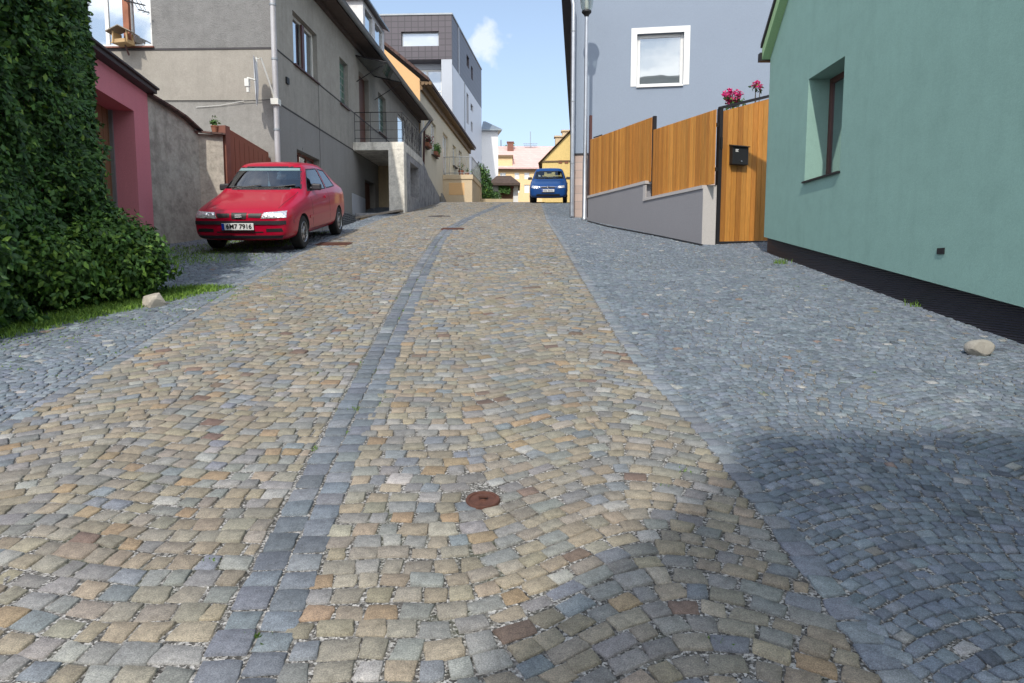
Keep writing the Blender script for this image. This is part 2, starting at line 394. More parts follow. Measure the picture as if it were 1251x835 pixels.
# left bay, right bay: rows swing up to the right
def f_left(s, W): t = s/W; return .34*sm(-.05, .42, t)-.16*sm(.40, .85, t)+.012*math.sin(s*5)
def d_left(s, W): return (f_left(s+.01, W)-f_left(s-.01, W))/.02
def f_right(s, W): t = s/W; return .40*sm(.22, .74, t)-.20*sm(.74, 1.1, t)+.012*math.sin(s*6)
def d_right(s, W): return (f_right(s+.01, W)-f_right(s-.01, W))/.02
bay(st, 1.3, 36, lambda y: fl(y)+.0, lambda y: fg(y)-.14, lambda t: random.uniform(.078, .135), lambda t: random.uniform(.082, .105), f_left, d_left, ROAD)
bay(st, 1.3, 36, lambda y: fg(y)+.14, lambda y: fr(y), lambda t: random.uniform(.078, .135), lambda t: random.uniform(.082, .105), f_right, d_right, ROAD)
road = st.build('road')
st = Stones()
for k in (-1, 1):
    y = 1.3
    while y < 36:
        l = random.uniform(.095, .138); yy = y+l/2
        a = math.atan2(float(fg(yy+.3)-fg(yy-.3)), .6)
        st.put(float(fg(yy))+k*.065, yy, .118, l-.010, -a+random.gauss(0, .02), pick(GUT)); y += l
gut = st.build('road_gutter', jit=.035)
def arcs(per, sl):
    def f(s, W): u = (s/per) % 1-.5; return -sl*per*u*u*1.0
    def d(s, W): u = (s/per) % 1-.5; return -2*sl*u
    return f, d
st = Stones()
for (fx, sg) in ((fr, .055), (fl, -.055)):
    y = 1.3
    while y < 36:
        l = random.uniform(.09, .13); yy = y+l/2
        a = math.atan2(float(fx(yy+.3)-fx(yy-.3)), .6)
        st.put(float(fx(yy))+sg, yy, .105, l-.011, -a, pick(EDGE)); y += l
fa, da = arcs(1.25, .62)
def rlim(y): return np.interp(y, [0, 5, 12.0, 13.3, 16, 19.5, 20.3, 30, 36], [4.3, 4.35, 4.55, 5.0, 3.1, 2.3, 1.8, 2.8, 3.4])
bay(st, 1.3, 30, lambda y: fr(y)+.125, lambda y: 5.0+0*y, lambda t: random.uniform(.05, .080), lambda t: random.uniform(.053, .067), fa, da, GREY, .009, keep=lambda x, y: x < rlim(y))
rp = st.build('pavement', jit=.07)
st = Stones()
fa2, da2 = arcs(1.1, .55)
def llim(y): return np.interp(y, [0, 5, 8, 12, 14.2, 16, 20, 36], [-5.4, -5.3, -5.6, -6.6, -6.0, -5.5, -5.2, -4.4])
bay(st, 3.0, 32, lambda y: -6.8+0*y, lambda y: fl(y)-.125, lambda t: random.uniform(.055, .088), lambda t: random.uniform(.056, .072), fa2, da2, GREY, .010, keep=lambda x, y: x > llim(y))
lp = st.build('verge', jit=.075)
print('ground done')
# ------------------------------------------------------------------ wall helpers
class Plane:
    def __init__(s, A, B, side=1):      # side=+1: outward normal = u rotated -90 (to the right of A->B)
        s.A = Vector((A[0], A[1], 0)); d = Vector((B[0]-A[0], B[1]-A[1], 0)); s.L = d.length; s.u = d.normalized()
        s.n = Vector((s.u.y, -s.u.x, 0))*side
    def at(s, u, z, o=0): p = s.A+s.u*u+s.n*o; return Vector((p.x, p.y, z))
    def px(s, a, b, o=0):               # pixel -> (u, z) on the plane (offset o outward)
        rx, rz = ray(a, b); Q = s.A+s.n*o
        d = Q.dot(s.n)/(Vector((rx, 1, 0)).dot(s.n)); p = Vector((rx*d, d, 0)); return (p-Q).dot(s.u), rz*d
    def hole(s, x0, x1, yt, yb, o=0):   # yt, yb measured at x0
        u0, zt = s.px(x0, yt, o); _, zb = s.px(x0, yb, o); u1, _ = s.px(x1, yt, o)
        return (min(u0, u1), max(u0, u1), zb, zt)
    def wall(s, mb, u0, u1, z0, z1, holes=(), depth=.2, zones=None, m=0, rm=None):
        us = sorted({u0, u1, *[h[0] for h in holes], *[h[1] for h in holes]})
        zs = sorted({z1, *[h[2] for h in holes], *[h[3] for h in holes], *([q[0] for q in zones] if zones else [])})
        zf = z0 if callable(z0) else (lambda u: z0)
        zs = [None]+[z for z in zs if z > max(zf(u0), zf(u1))+1e-4 and z <= z1+1e-6]
        for i in range(len(us)-1):
            for j in range(len(zs)-1):
                a, b = us[i], us[i+1]; c = zs[j]; d = zs[j+1]
                cm = ((c if c is not None else min(zf(a), zf(b)))+d)/2; um = (a+b)/2
                if any(h[0] < um < h[1] and h[2] < (d-1e-4) and h[3] > (c if c is not None else -99)+1e-4 for h in holes): continue
                mm = m
                if zones:
                    for zt, zm in zones:
                        if cm < zt: mm = zm; break
                ca, cb_ = (zf(a), zf(b)) if c is None else (c, c)
                mb.quad(s.at(a, ca), s.at(b, cb_), s.at(b, d), s.at(a, d), mm)
        for (a, b, c, d, *dd) in holes:
            dp = dd[0] if dd else depth
            mb.quad(s.at(a, c), s.at(a, d), s.at(a, d, -dp), s.at(a, c, -dp), m if rm is None else rm)
            mb.quad(s.at(b, c), s.at(b, c, -dp), s.at(b, d, -dp), s.at(b, d), m if rm is None else rm)
            mb.quad(s.at(a, d), s.at(b, d), s.at(b, d, -dp), s.at(a, d, -dp), m if rm is None else rm)
            mb.quad(s.at(a, c), s.at(a, c, -dp), s.at(b, c, -dp), s.at(b, c), m if rm is None else rm)
    def bx(s, mb, u0, u1, z0, z1, o0, o1, m=0):
        mb.obox(s.at(u0, z0, o0), s.u*(u1-u0), s.n*(o1-o0), (0, 0, z1-z0), m)
def window(pl, h, parent, fmat, pmat, inset=.14, fw=.06, nx=1, nz=0, sill=None, sash=True, label=None, sillout=.06):
    a, b, c, d = h[:4]; mb = MB(); o0, o1 = -inset-.05, -inset
    pl.bx(mb, a+.002, a+fw, c+.002, d-.002, o0, o1); pl.bx(mb, b-fw, b-.002, c+.002, d-.002, o0, o1)
    pl.bx(mb, a+fw, b-fw, d-fw, d-.002, o0, o1); pl.bx(mb, a+fw, b-fw, c+.002, c+fw, o0, o1)
    for i in range(1, nx):
        x = a+(b-a)*i/nx; pl.bx(mb, x-fw*.6, x+fw*.6, c+fw, d-fw, o0, o1+.004)
    for i in range(1, nz+1):
        z = c+(d-c)*i/(nz+1); pl.bx(mb, a+fw, b-fw, z-fw*.4, z+fw*.4, o0, o1-.004)
    w = mb.build('window', fmat, parent, bevel=.006)
    p = MB(); pl.bx(p, a+fw*.9, b-fw*.9, c+fw*.9, d-fw*.9, o0+.012, o0+.026); p.build('pane', pmat, w)
    if sill:
        k = MB(); pl.bx(k, a-.04, b+.04, c-.035, c-.004, -inset+.0, sillout); k.build('sill', sill, w)
    return w
def tubeobj(name, pts, r, mat, parent, n=10): mb = MB(); mb.tube(pts, r, n); return mb.build(name, mat, parent, smooth=True)
# ================================================================== GREY CORNER HOUSE
C1 = (-5.32, 16.0)
street = Plane(C1, (-4.46, 34.3), 1)
endw = Plane((-15.0, 16.35), C1, 1)
H = thing('corner_house', 'grey rendered house on the left with bird feeder window, porch and long street side', 'house', (-5.32, 16.0, gzf(-5.3, 16)))
EZ = 7.17
zb2 = street.px(347.2, 68.3)[1]; zb1 = street.px(349.2, 132.2)[1]
zband = endw.px(250, 60)[1]; zthin = endw.px(250, 123)[1]
w1 = street.hole(357, 386, 12, 76); w2 = street.hole(414.5, 424.5, 69, 125); d1 = street.hole(438, 450, 86, 179)
w3 = street.hole(462, 471, 112, 160); w4 = street.hole(485.5, 496, 138, 177); w5 = street.hole(362.5, 390, 182, 222)
d2 = street.hole(445.5, 458, 219, 262)
d2 = (d2[0], d2[1], 1.35, d2[3])
mb = MB()
street.wall(mb, 0, street.L, -1, EZ, [w1, w2, d1, w3, w4, w5, d2], .22, zones=[(zb1, 2), (zb2, 0), (99, 1)], m=0)
we = endw.hole(96, 181.5, -40, 58)
endw.wall(mb, 0, endw.L, -1, EZ+3.2, [we], .2, zones=[(zthin, 5), (zband, 4), (99, 3)], m=3)
mb.quad((-15, 16.35, -1), (-15, 16.35, EZ+3), (-15, 34, EZ+3), (-15, 34, -1), 1)
far = Plane((-4.46, 34.3), (-15, 34.3)); far.wall(mb, 0, far.L, -1, EZ)
wall = mb.build('wall', [M['facade'], M['facadeup'], M['facadedk'], M['endup'], M['endlow'], M['endgrey']], H)
mb = MB()
for z, zz in ((zb1, .03), (zb2, .03)): street.bx(mb, 0, street.L, z-zz/2, z+zz/2, -.01, .012)
endw.bx(mb, 0, endw.L, zband-.02, zband+.02, -.01, .014)
u = street.px(390, 150)[0]
for px_ in (391,): street.bx(mb, u-.01, u+.01, 0, zb2, -.01, .004)
mb.build('render_band', M['asphaltdark'], H)
# roof
mb = MB()
A, B = street.at(-.25, EZ, .50), street.at(street.L+.2, EZ, .50)
R0, R1 = street.at(-.25, EZ+5.0, -5.4), street.at(street.L+.2, EZ+5.0, -5.4)
up = Vector((0, 0, .14))
mb.prism([A, B, R1, R0], up, 0)
L0, L1 = street.at(-.25, EZ+.2, -11.4), street.at(street.L+.2, EZ+.2, -11.4)
mb.prism([R0, R1, L1, L0], up, 0)
mb.build('roof', M['rooftile'], H)
mb = MB(); mb.prism([street.at(-.2, EZ-.01, 0), street.at(street.L, EZ-.01, 0), street.at(street.L, EZ-.01, .48), street.at(-.2, EZ-.01, .48)], (0, 0, -.03))
street.bx(mb, 0, street.L, EZ-.16, EZ-.032, .004, .10)
mb.build('eaves', M['soffit'], H)
mb = MB(); g0 = street.at(-.25, EZ+.02, .58); g1 = street.at(street.L+.2, EZ+.02, .58)
n = 8
ring = [(math.cos(PI+PI*i/n)*.085, math.sin(PI+PI*i/n)*.085) for i in range(n+1)]
for i in range(n):
    a, b = ring[i], ring[i+1]
    mb.quad(g0+street.n*a[0]+Vector((0, 0, a[1])), g1+street.n*a[0]+Vector((0, 0, a[1])), g1+street.n*b[0]+Vector((0, 0, b[1])), g0+street.n*b[0]+Vector((0, 0, b[1])))
mb.tube([g0+street.n*.085, g1+street.n*.085], .014, 6)
mb.build('gutter', M['zinc'], H, smooth=True)
# downpipes
pA = P(343, 60, 15.9)
dp = tubeobj('downpipe', [street.at(-.08, EZ-.1, .52), street.at(-.09, EZ-.45, .3), street.at(-.10, EZ-.75, .09), street.at(-.10, .6, .09)], .062, M['palepipe'], H, 12)
mb = MB()
for z in (EZ-1.4, 4.62, 3.1, 2.0): mb = MB(); mb.lathe([(.063, -.02), (.072, -.02), (.072, .02), (.063, .02)], street.at(-.10, z, .09), n=14); mb.build('bracket', M['zinc'], dp)
dq = tubeobj('downpipe', [street.at(street.L-.1, EZ-.05, .56), street.at(street.L-.2, EZ-.4, .35), street.at(street.L-.25, EZ-.7, .1), street.at(street.L-.25, 3, .1)], .055, M['galv'], H, 10)
dq2 = tubeobj('downpipe', [street.at(street.L+.05, EZ+.0, .62), street.at(street.L+.0, EZ-.5, .25), street.at(street.L+.0, 3, .12)], .05, M['brownframe'], H, 8)
# windows
ww = window(street, w1, H, M['offwhite'], M['pane'], .12, .07, 2, sill=M['brownframe'])
mb = MB(); street.bx(mb, (w1[0]+w1[1])/2-.08, (w1[0]+w1[1])/2+.08, w1[2]+.07, w1[3]-.07, -.10, -.06); mb.build('mullion', M['brownframe'], ww)
for w in (w2, w3): window(street, w, H, M['facadedk'], M['blockglass'], .10, .03, 1, sill=M['brownframe'])
window(street, w4, H, M['white'], M['curtain'], .06, .07, 1, sill=M['brownframe'])
window(street, w5, H, M['redbrown'], M['pane'], .16, .06, 3)
def doorpart(pl, h, parent, mat, inset, panels=2, handle=True, name='door'):
    mb = MB(); pl.bx(mb, h[0]+.003, h[1]-.003, h[2]+.003, h[3]-.003, -inset-.05, -inset)
    hh = h[3]-h[2]; w_ = h[1]-h[0]
    for i in range(panels):
        pl.bx(mb, h[0]+.12*w_, h[1]-.12*w_, h[2]+hh*(.06+i*.9/panels), h[2]+hh*(.06+(i+.85)*.9/panels), -inset-.01, -inset+.02)
    o = mb.build(name, mat, parent, bevel=.005)
    if handle:
        k = MB(); k.tube([pl.at(h[0]+.1*w_, h[2]+hh*.5, -inset+.01), pl.at(h[0]+.1*w_, h[2]+hh*.5, -inset+.06), pl.at(h[0]+.2*w_, h[2]+hh*.5, -inset+.06)], .012, 6); k.build('handle', M['galv'], o)
    return o
doorpart(street, d1, H, M['door'], .15); doorpart(street, d2, H, M['door'], .2, 3)
we_ = window(endw, we, H, M['white'], M['panebright'], .07, .07, 3, 0, sill=M['redbrown'])
mb = MB(); ua = endw.px(151, 30)[0]; ub = endw.px(158, 30)[0]; endw.bx(mb, ua, ub, we[2]+.05, we[3]-.05, -.068, .02); mb.build('mullion', M['terracotta'], we_)
# corner vent and grille at base
mb = MB(); u0, z0 = street.px(348.5, 94); u1, z1 = street.px(352, 104); street.bx(mb, u0, u1, z1, z0, 0, .04)
mb.build('vent', M['black'], H)
mb = MB(); u0, z0 = street.px(414, 262); u1, z1 = street.px(433, 279)
zv0, zv1 = street.px(433, 264)[1], gzf(-5, 21)+.02
street.bx(mb, u0, u1, zv1-.02, zv0, .003, .02, 1)
for i in range(7): z = zv1+(zv0-zv1)*i/6; street.bx(mb, u0, u1, z-.02, z+.02, .02, .06)
for i in range(9): uu = u0+(u1-u0)*i/8; street.bx(mb, uu-.03, uu+.03, zv1, zv0, .02, .055)
mb.build('grille', [M['zinc'], M['black']], H)
mb = MB(); u0, _ = street.px(430, 250); u1, _ = street.px(446, 250); z0 = street.px(430, 236)[1]; z1 = street.px(446, 243)[1]
mb.prism([street.at(u0, 1.0, .012), street.at(u1, 1.0, .012), street.at(u1, z1, .012), street.at(u0, z0, .012)], -street.n*.01); mb.build('base_patch', M['modernpale'], H)  # pale sheet painting in the sunlit patch at the wall foot by the porch
# porch with balcony
zslab = 4.0
q = Plane(C1, (-4.46, 34.3), 1)
uf = 6.45                                  # front of porch along street
wout = 1.62; ub2 = uf+3.4
por = MB()
street.bx(por, uf, ub2, zslab-.25, zslab, .004, wout, 0)                 # slab
street.bx(por, uf+.003, uf+.42, 1.0, zslab-.25, wout-.50, wout-.004, 0)          # pillar
# side wall with opening
side = Plane((street.at(uf+.42, 0, wout-.01).x, street.at(uf+.42, 0, wout-.01).y), (street.at(ub2, 0, wout-.01).x, street.at(ub2, 0, wout-.01).y), 1)
side.wall(por, 0, side.L, 1.0, zslab-.25, [(.65, 2.2, 2.45, 3.55)], .3, m=1)
side2 = Plane((street.at(uf+.42, 0, wout-.31).x, street.at(uf+.42, 0, wout-.31).y), (street.at(ub2, 0, wout-.31).x, street.at(ub2, 0, wout-.31).y), -1)
side2.wall(por, 0, side2.L, 1.0, zslab-.25, [(.65, 2.2, 2.45, 3.55)], .0, m=2)
back = Plane((street.at(ub2-.1, 0, .01).x, street.at(ub2-.1, 0, .01).y), (street.at(ub2-.1, 0, wout-.31).x, street.at(ub2-.1, 0, wout-.31).y), 1)
back.wall(por, 0, back.L, 1.0, zslab-.25, m=2)
street.bx(por, ub2-.098, ub2-.003, 1.0, zslab-.25, .01, wout-.32, 1)
street.bx(por, uf, ub2, .9, gzf(-4, 22.5)-.02, .03, wout-.35, 1)         # floor
pobj = por.build('porch', [M['white_wash'], M['mottled'], M['ochre_in']], H, bevel=.012)
# stair mass beyond porch
mb = MB(); L = 4.2
for i in range(9):
    zt = zslab-.05-i*(zslab-3.1)/9.0
    street.bx(mb, ub2+i*L/9, ub2+(i+1)*L/9-.002, .8, zt, .02, wout-.25, 0)
mb.prism([street.at(ub2, .8, wout-.25), street.at(ub2+L, .8, wout-.25), street.at(ub2+L, 3.1, wout-.25), street.at(ub2+L*.35, 3.6, wout-.25), street.at(ub2, zslab+.05, wout-.25)], street.n*.22, 0)
mb.build('stairs', M['mottled'], H, bevel=.01)
# railing
mb = MB(); rh = .92
ra = [street.at(uf+.06, 0, .06), street.at(uf+.06, 0, wout-.06), street.at(ub2, 0, wout-.06)]
for (a, b, n) in ((ra[0], ra[1], 3), (ra[1], ra[2], 4)):
    for z in (.12, .38, .64, rh): mb.tube([a+Vector((0, 0, zslab+z)), b+Vector((0, 0, zslab+z))], .008 if z < rh else .014, 6)
    for i in range(n+1):
        p = a.lerp(b, i/n); mb.tube([p+Vector((0, 0, zslab)), p+Vector((0, 0, zslab+rh))], .010, 6)
# scroll work on the street side
a, b = ra[1], ra[2]; dirn = (b-a).normalized(); LL = (b-a).length
for k in range(7):
    c = a+dirn*(LL*(k+.5)/7)+Vector((0, 0, zslab+.5))
    mb.tube([c+dirn*(.17*math.cos(t*PI/6)*(1-t*.03))+Vector((0, 0, .36*math.sin(t*PI/6)*(1-t*.03))) for t in range(0, 14)], .009, 5)
mb.build('railing', M['darkmetal'], H, smooth=True)
# glass canopy over the door
mb = MB(); cu0 = d1[0]-.35; cu1 = d1[1]+.75; cz = d1[3]+.35
c0 = street.at(cu0, cz, .02); c1 = street.at(cu1, cz, .02); c2 = street.at(cu1, cz-.22, 1.0); c3 = street.at(cu0, cz-.22, 1.0)
for a, b in ((c0, c1), (c1, c2), (c2, c3), (c3, c0)): mb.tube([a, b], .022, 6)
mb.tube([street.at(cu0, cz-.8, .02), c3], .016, 6); mb.tube([street.at(cu1, cz-.8, .02), c2], .016, 6)
can = mb.build('canopy', M['darkmetal'], H)
mb = MB(); mb.prism([c0, c1, c2, c3], (0, 0, .015)); mb.build('pane', clear_glass('canopy_glass', (.55, .6, .6), .2), can)
# dormer
mb = MB(); du0, du1 = 7.6, 10.6; zd = EZ+1.55
fo = .12
for (a, b) in ((du0, du1),):
    mb.quad(street.at(a, EZ+.3, fo), street.at(a, zd, fo), street.at(a, zd, -2.2), street.at(a, EZ+.3, -2.2), 0)
    mb.quad(street.at(b, EZ+.3, fo), street.at(b, zd, fo), street.at(b, zd, -2.2), street.at(b, EZ+.3, -2.2), 0)
dpl = Plane((street.at(du0, 0, fo).x, street.at(du0, 0, fo).y), (street.at(du1, 0, fo).x, street.at(du1, 0, fo).y), 1)
dh = [(.25, 1.25, EZ+.6, zd-.15), (1.6, 2.7, EZ+.6, zd-.15)]
dpl.wall(mb, 0, dpl.L, EZ+.2, zd, dh, .1)
dm = mb.build('dormer', M['farwhite'], H)
mb = MB(); mb.prism([street.at(du0-.15, zd, .3), street.at(du1+.15, zd, .3), street.at(du1-.2, zd+.75, -1.3), street.at(du0+.5, zd+.75, -1.3)], (0, 0, .06)); mb.prism([street.at(du0-.15, zd, .3), street.at(du0+.5, zd+.75, -1.3), street.at(du0-.15, zd, -2.6)], (0, 0, .06))
mb.build('dormer_roof', M['greyroof'], dm)
for h in dh: 
    mbp = MB(); dpl.bx(mbp, h[0], h[1], h[2], h[3], -.1, -.06); mbp.build('dormer_window', M['pane'], dm)
# cable on the end wall
tubeobj('cable', [endw.at(endw.px(195, 123)[0], zthin+.0, .02), endw.at(endw.px(285, 123)[0], zthin-.01, .02), endw.at(endw.px(300, 121)[0], zthin-.03, .05), endw.at(endw.px(338, 121)[0], zthin+.0, .04)], .008, M['black'], H, 5)
tubeobj('cable', [endw.at(endw.px(240, 130)[0], zthin-.15, .02), endw.at(endw.px(268, 127)[0], zthin-.12, .02), endw.at(endw.px(300, 123)[0], zthin-.03, .05)], .006, M['offwhite'], H, 5)
# bench plank by porch
T = thing('plank_bench', 'weathered plank resting on a wooden block beside the porch of the grey house', 'bench', G(460, 266)+Vector((0, 0, 0)))
mb = MB(); a = P(434, 268, 21.0); b = P(489, 258.5, 21.9); a.z = max(a.z, gzf(a.x, a.y)+.12); 
mb.obox(a, b-a, Vector((.05, .33, 0)), (0, 0, .07)); mb.build('plank', M['fresh'], T, bevel=.01)
mb = MB(); mb.obox(a+(b-a)*.1+Vector((0, .03, -.22)), (b-a)*.18, (0, .25, 0), (0, 0, .215)); mb.build('block', M['raw'], T, bevel=.01)
# ================================================================== things on the corner house
T = thing('bird_feeder', 'small wooden bird feeder with a pitched roof outside the upper window of the grey house', 'bird feeder', P(150, 54, 15.95))
c = P(150, 44, 15.85)
mb = MB(); mb.box(c.x, c.y, c.z-.17, .36, .3, .025, rz=-.25)
for sx in (-1, 1):
    for sy in (-1, 1): mb.box(c.x+sx*.15, c.y+sy*.12, c.z-.05, .03, .03, .24, rz=-.25)
mb.box(c.x-.13, c.y, c.z-.05, .02, .26, .2, rz=-.25); mb.box(c.x, c.y, c.z-.13, .34, .28, .06, rz=-.25)
mb.build('tray', M['raw'], T)
mb = MB()
for sg in (-1, 1): mb.obox(c+Vector((0, -.2, .16)), Vector((sg*.27, .0, -.13)), Vector((0, .4, 0)), (0, 0, .02))
mb.build('feeder_roof', M['fresh'], T)
mb = MB(); mb.tube([c+Vector((.03, .02, -.18)), c+Vector((.05, .12, -.38))], .02, 6); mb.build('support', M['brownframe'], T)
T = thing('aerial', 'small metal aerial bracket at the top of the upper window of the grey house', 'aerial', P(170, 4, 15.9))
a = P(166, 2, 15.95); mb = MB()
mb.tube([a+Vector((-.25, 0, .02)), a+Vector((.25, -.1, -.12))], .015, 6)
for i in range(5): p = a+Vector((-.2+.1*i, -.02*i, -.03*i)); mb.tube([p+Vector((0, -.15, .06)), p+Vector((0, .1, -.06))], .006, 5)
mb.build('boom', M['darkmetal'], T)
# dish (wifi grid antenna seen edge-on)
T = thing('dish_antenna', 'pale dish antenna seen edge-on, held by an arm beside the corner downpipe', 'antenna', P(318, 122, 15.5))
mb = MB(); c = P(315, 99, 15.5); tilt = .17
ax = Vector((-.93, -.36, -.03)).normalized()
upv = Vector((-.19, 0, 1)).normalized(); sd = ax.cross(upv).normalized(); upv = sd.cross(ax)*-1
R = .54; ringv = []; N = 22; rings_ = [0, .3, .6, .85, 1]
vs = []; fs = []
for r in rings_:
    for k in range(N):
        an = 2*PI*k/N; vs.append(c+ax*(.06*(r*r))+sd*(math.cos(an)*R*.55*r)+upv*(math.sin(an)*R*r))
for i in range(len(rings_)-1):
    for k in range(N): fs.append((i*N+k, i*N+(k+1) % N, (i+1)*N+(k+1) % N, (i+1)*N+k))
mb.add(vs, fs); vs2 = [v-ax*.012 for v in vs]; mb.add(vs2, [f[::-1] for f in fs]); mb.build('reflector', M['dish'], T, smooth=True)
mb = MB(); mb.tube([c, c+ax*.22-upv*.05], .02, 6); mb.box(c.x-.20, c.y-.08, c.z-.06, .09, .1, .16); mb.box(c.x-.19, c.y-.08, c.z-.2, .05, .06, .12); mb.build('feed', M['offwhite'], T)
mb = MB(); e = street.at(-.10, c.z-.42, .09); mb.tube([c+upv*-.45, c+upv*-.5+Vector((.08, .05, 0)), Vector((e.x, e.y, c.z-.36))], .02, 7); mb.tube([c, c+upv*-.5], .018, 6)
mb.box(e.x, e.y-.02, c.z-.36, .17, .2, .13); mb.build('arm', M['offwhite'], T)
# ================================================================== PINK GARAGE
gar0 = (-6.46, 12.7)
dirg = Vector((-.166, 1, 0)).normalized()
pg = Plane((gar0[0]+.166*7.2, gar0[1]-7.2), gar0, 1)
GZ = 3.12
T = thing('pink_garage', 'pink rendered garage with brown boarded door, half hidden by the ivy', 'garage', (gar0[0], gar0[1], gzf(*gar0)))
ur, _ = pg.px(163.5, 136); zl = pg.px(163.5, 136)[1]
hole = (ur-2.9, ur, gzf(-6.2, 11)-.3, zl)
mb = MB(); pg.wall(mb, 0, pg.L, -1.6, GZ-.02, [hole], .42)
epl = Plane(gar0, (gar0[0]-5, gar0[1]-.6), 1)
mb.quad(epl.at(0, -1.5), epl.at(5, -1.5), epl.at(5, GZ-.02), epl.at(0, GZ-.02))
mb.quad(pg.at(0, -1.6), pg.at(0, GZ-.02), pg.at(0, GZ-.02, -5), pg.at(0, -1.6, -5))
mb.build('wall', M['pink'], T)
mb = MB(); pg.bx(mb, -.1, pg.L+.1, GZ, GZ+.07, -5, .14); pg.bx(mb, -.1, pg.L+.12, GZ+.07, GZ+.11, -.2, .18); mb.build('roof', M['asphaltdark'], T, bevel=.01)
mb = MB(); pg.bx(mb, hole[0], hole[1], hole[2], hole[3], -.46, -.40)
for i in range(15):
    uu = hole[0]+i*.2; pg.bx(mb, uu+.01, uu+.19, hole[2], hole[3], -.40, -.385)
mb.build('door', M['garagedoor'], T)
mb = MB(); pg.bx(mb, hole[1]-.05, hole[1]-.004, hole[2], hole[3], -.40, -.33); mb.build('door_frame', M['zinc'], T)
# ================================================================== COURTYARD WALL + GATE
cwA = (gar0[0]-.01, gar0[1]+.02); cwB = (-6.16, 14.0); cwC = (-5.74, 14.14)
T = thing('courtyard_wall', 'stained grey rendered wall with dark sagging tile coping behind the red car', 'wall', (cwB[0], cwB[1], gzf(*cwB)))
p1 = Plane(cwA, cwB, 1); p2 = Plane(cwB, cwC, 1)
pts = [(0, 3.06), (.5, 2.96), (.9, 2.86), (1.15, 2.75), (p1.L, 2.68)]
mb = MB()
for (a, za), (b, zb_) in zip(pts, pts[1:]):
    mb.quad(p1.at(a, -.5), p1.at(b, -.5), p1.at(b, zb_), p1.at(a, za), 0); mb.quad(p1.at(a, -.5, -.3), p1.at(a, za, -.3), p1.at(b, zb_, -.3), p1.at(b, -.5, -.3), 0); mb.quad(p1.at(a, za), p1.at(b, zb_), p1.at(b, zb_, -.3), p1.at(a, za, -.3))
p2.bx(mb, 0, p2.L, -.5, 2.66, -.3, 0, 1)
mb.build('wall', [M['greywall'], M['greywall_l']], T)
mb = MB()
for (a, za), (b, zb_) in zip(pts, pts[1:]):
    mb.prism([p1.at(a, za+.005, .12), p1.at(b, zb_+.005, .12), p1.at(b, zb_+.09, -.2), p1.at(a, za+.09, -.2)], (0, 0, .035))
mb.prism([p2.at(-.05, 2.67, .1), p2.at(p2.L+.05, 2.65, .1), p2.at(p2.L+.05, 2.7, -.3), p2.at(-.05, 2.73, -.3)], (0, 0, .035))
mb.build('coping', M['rooftile'], T)
T = thing('yard_gate', 'rust brown solid gate between the grey courtyard wall and the corner house', 'gate', (cwC[0], cwC[1], gzf(*cwC)))
gp = Plane((-5.72, 14.2), (-5.42, 15.92), 1)
mb = MB(); gp.bx(mb, 0, .16, .2, 2.86, -.16, 0.02); mb.build('post', M['redbrown'], T)
mb = MB(); mb.prism([gp.at(.165, .4, -.03), gp.at(gp.L, .5, -.03), gp.at(gp.L, 2.58, -.03), gp.at(.165, 2.82, -.03)], gp.n*-.05)
for i in range(9): a = .2+i*.18; mb.prism([gp.at(a, .45, -.03), gp.at(a+.165, .45, -.03), gp.at(a+.165, 2.76-.15*(a+.165), -.03), gp.at(a, 2.76-.15*a, -.03)], gp.n*.012)
mb.build('gate_leaf', M['gatebrown'], T)
mb = MB(); mb.tube([gp.at(.12, 2.83, -.05), gp.at(gp.L, 2.60, -.05)], .02, 6); mb.build('top_rail', M['redbrown'], T)
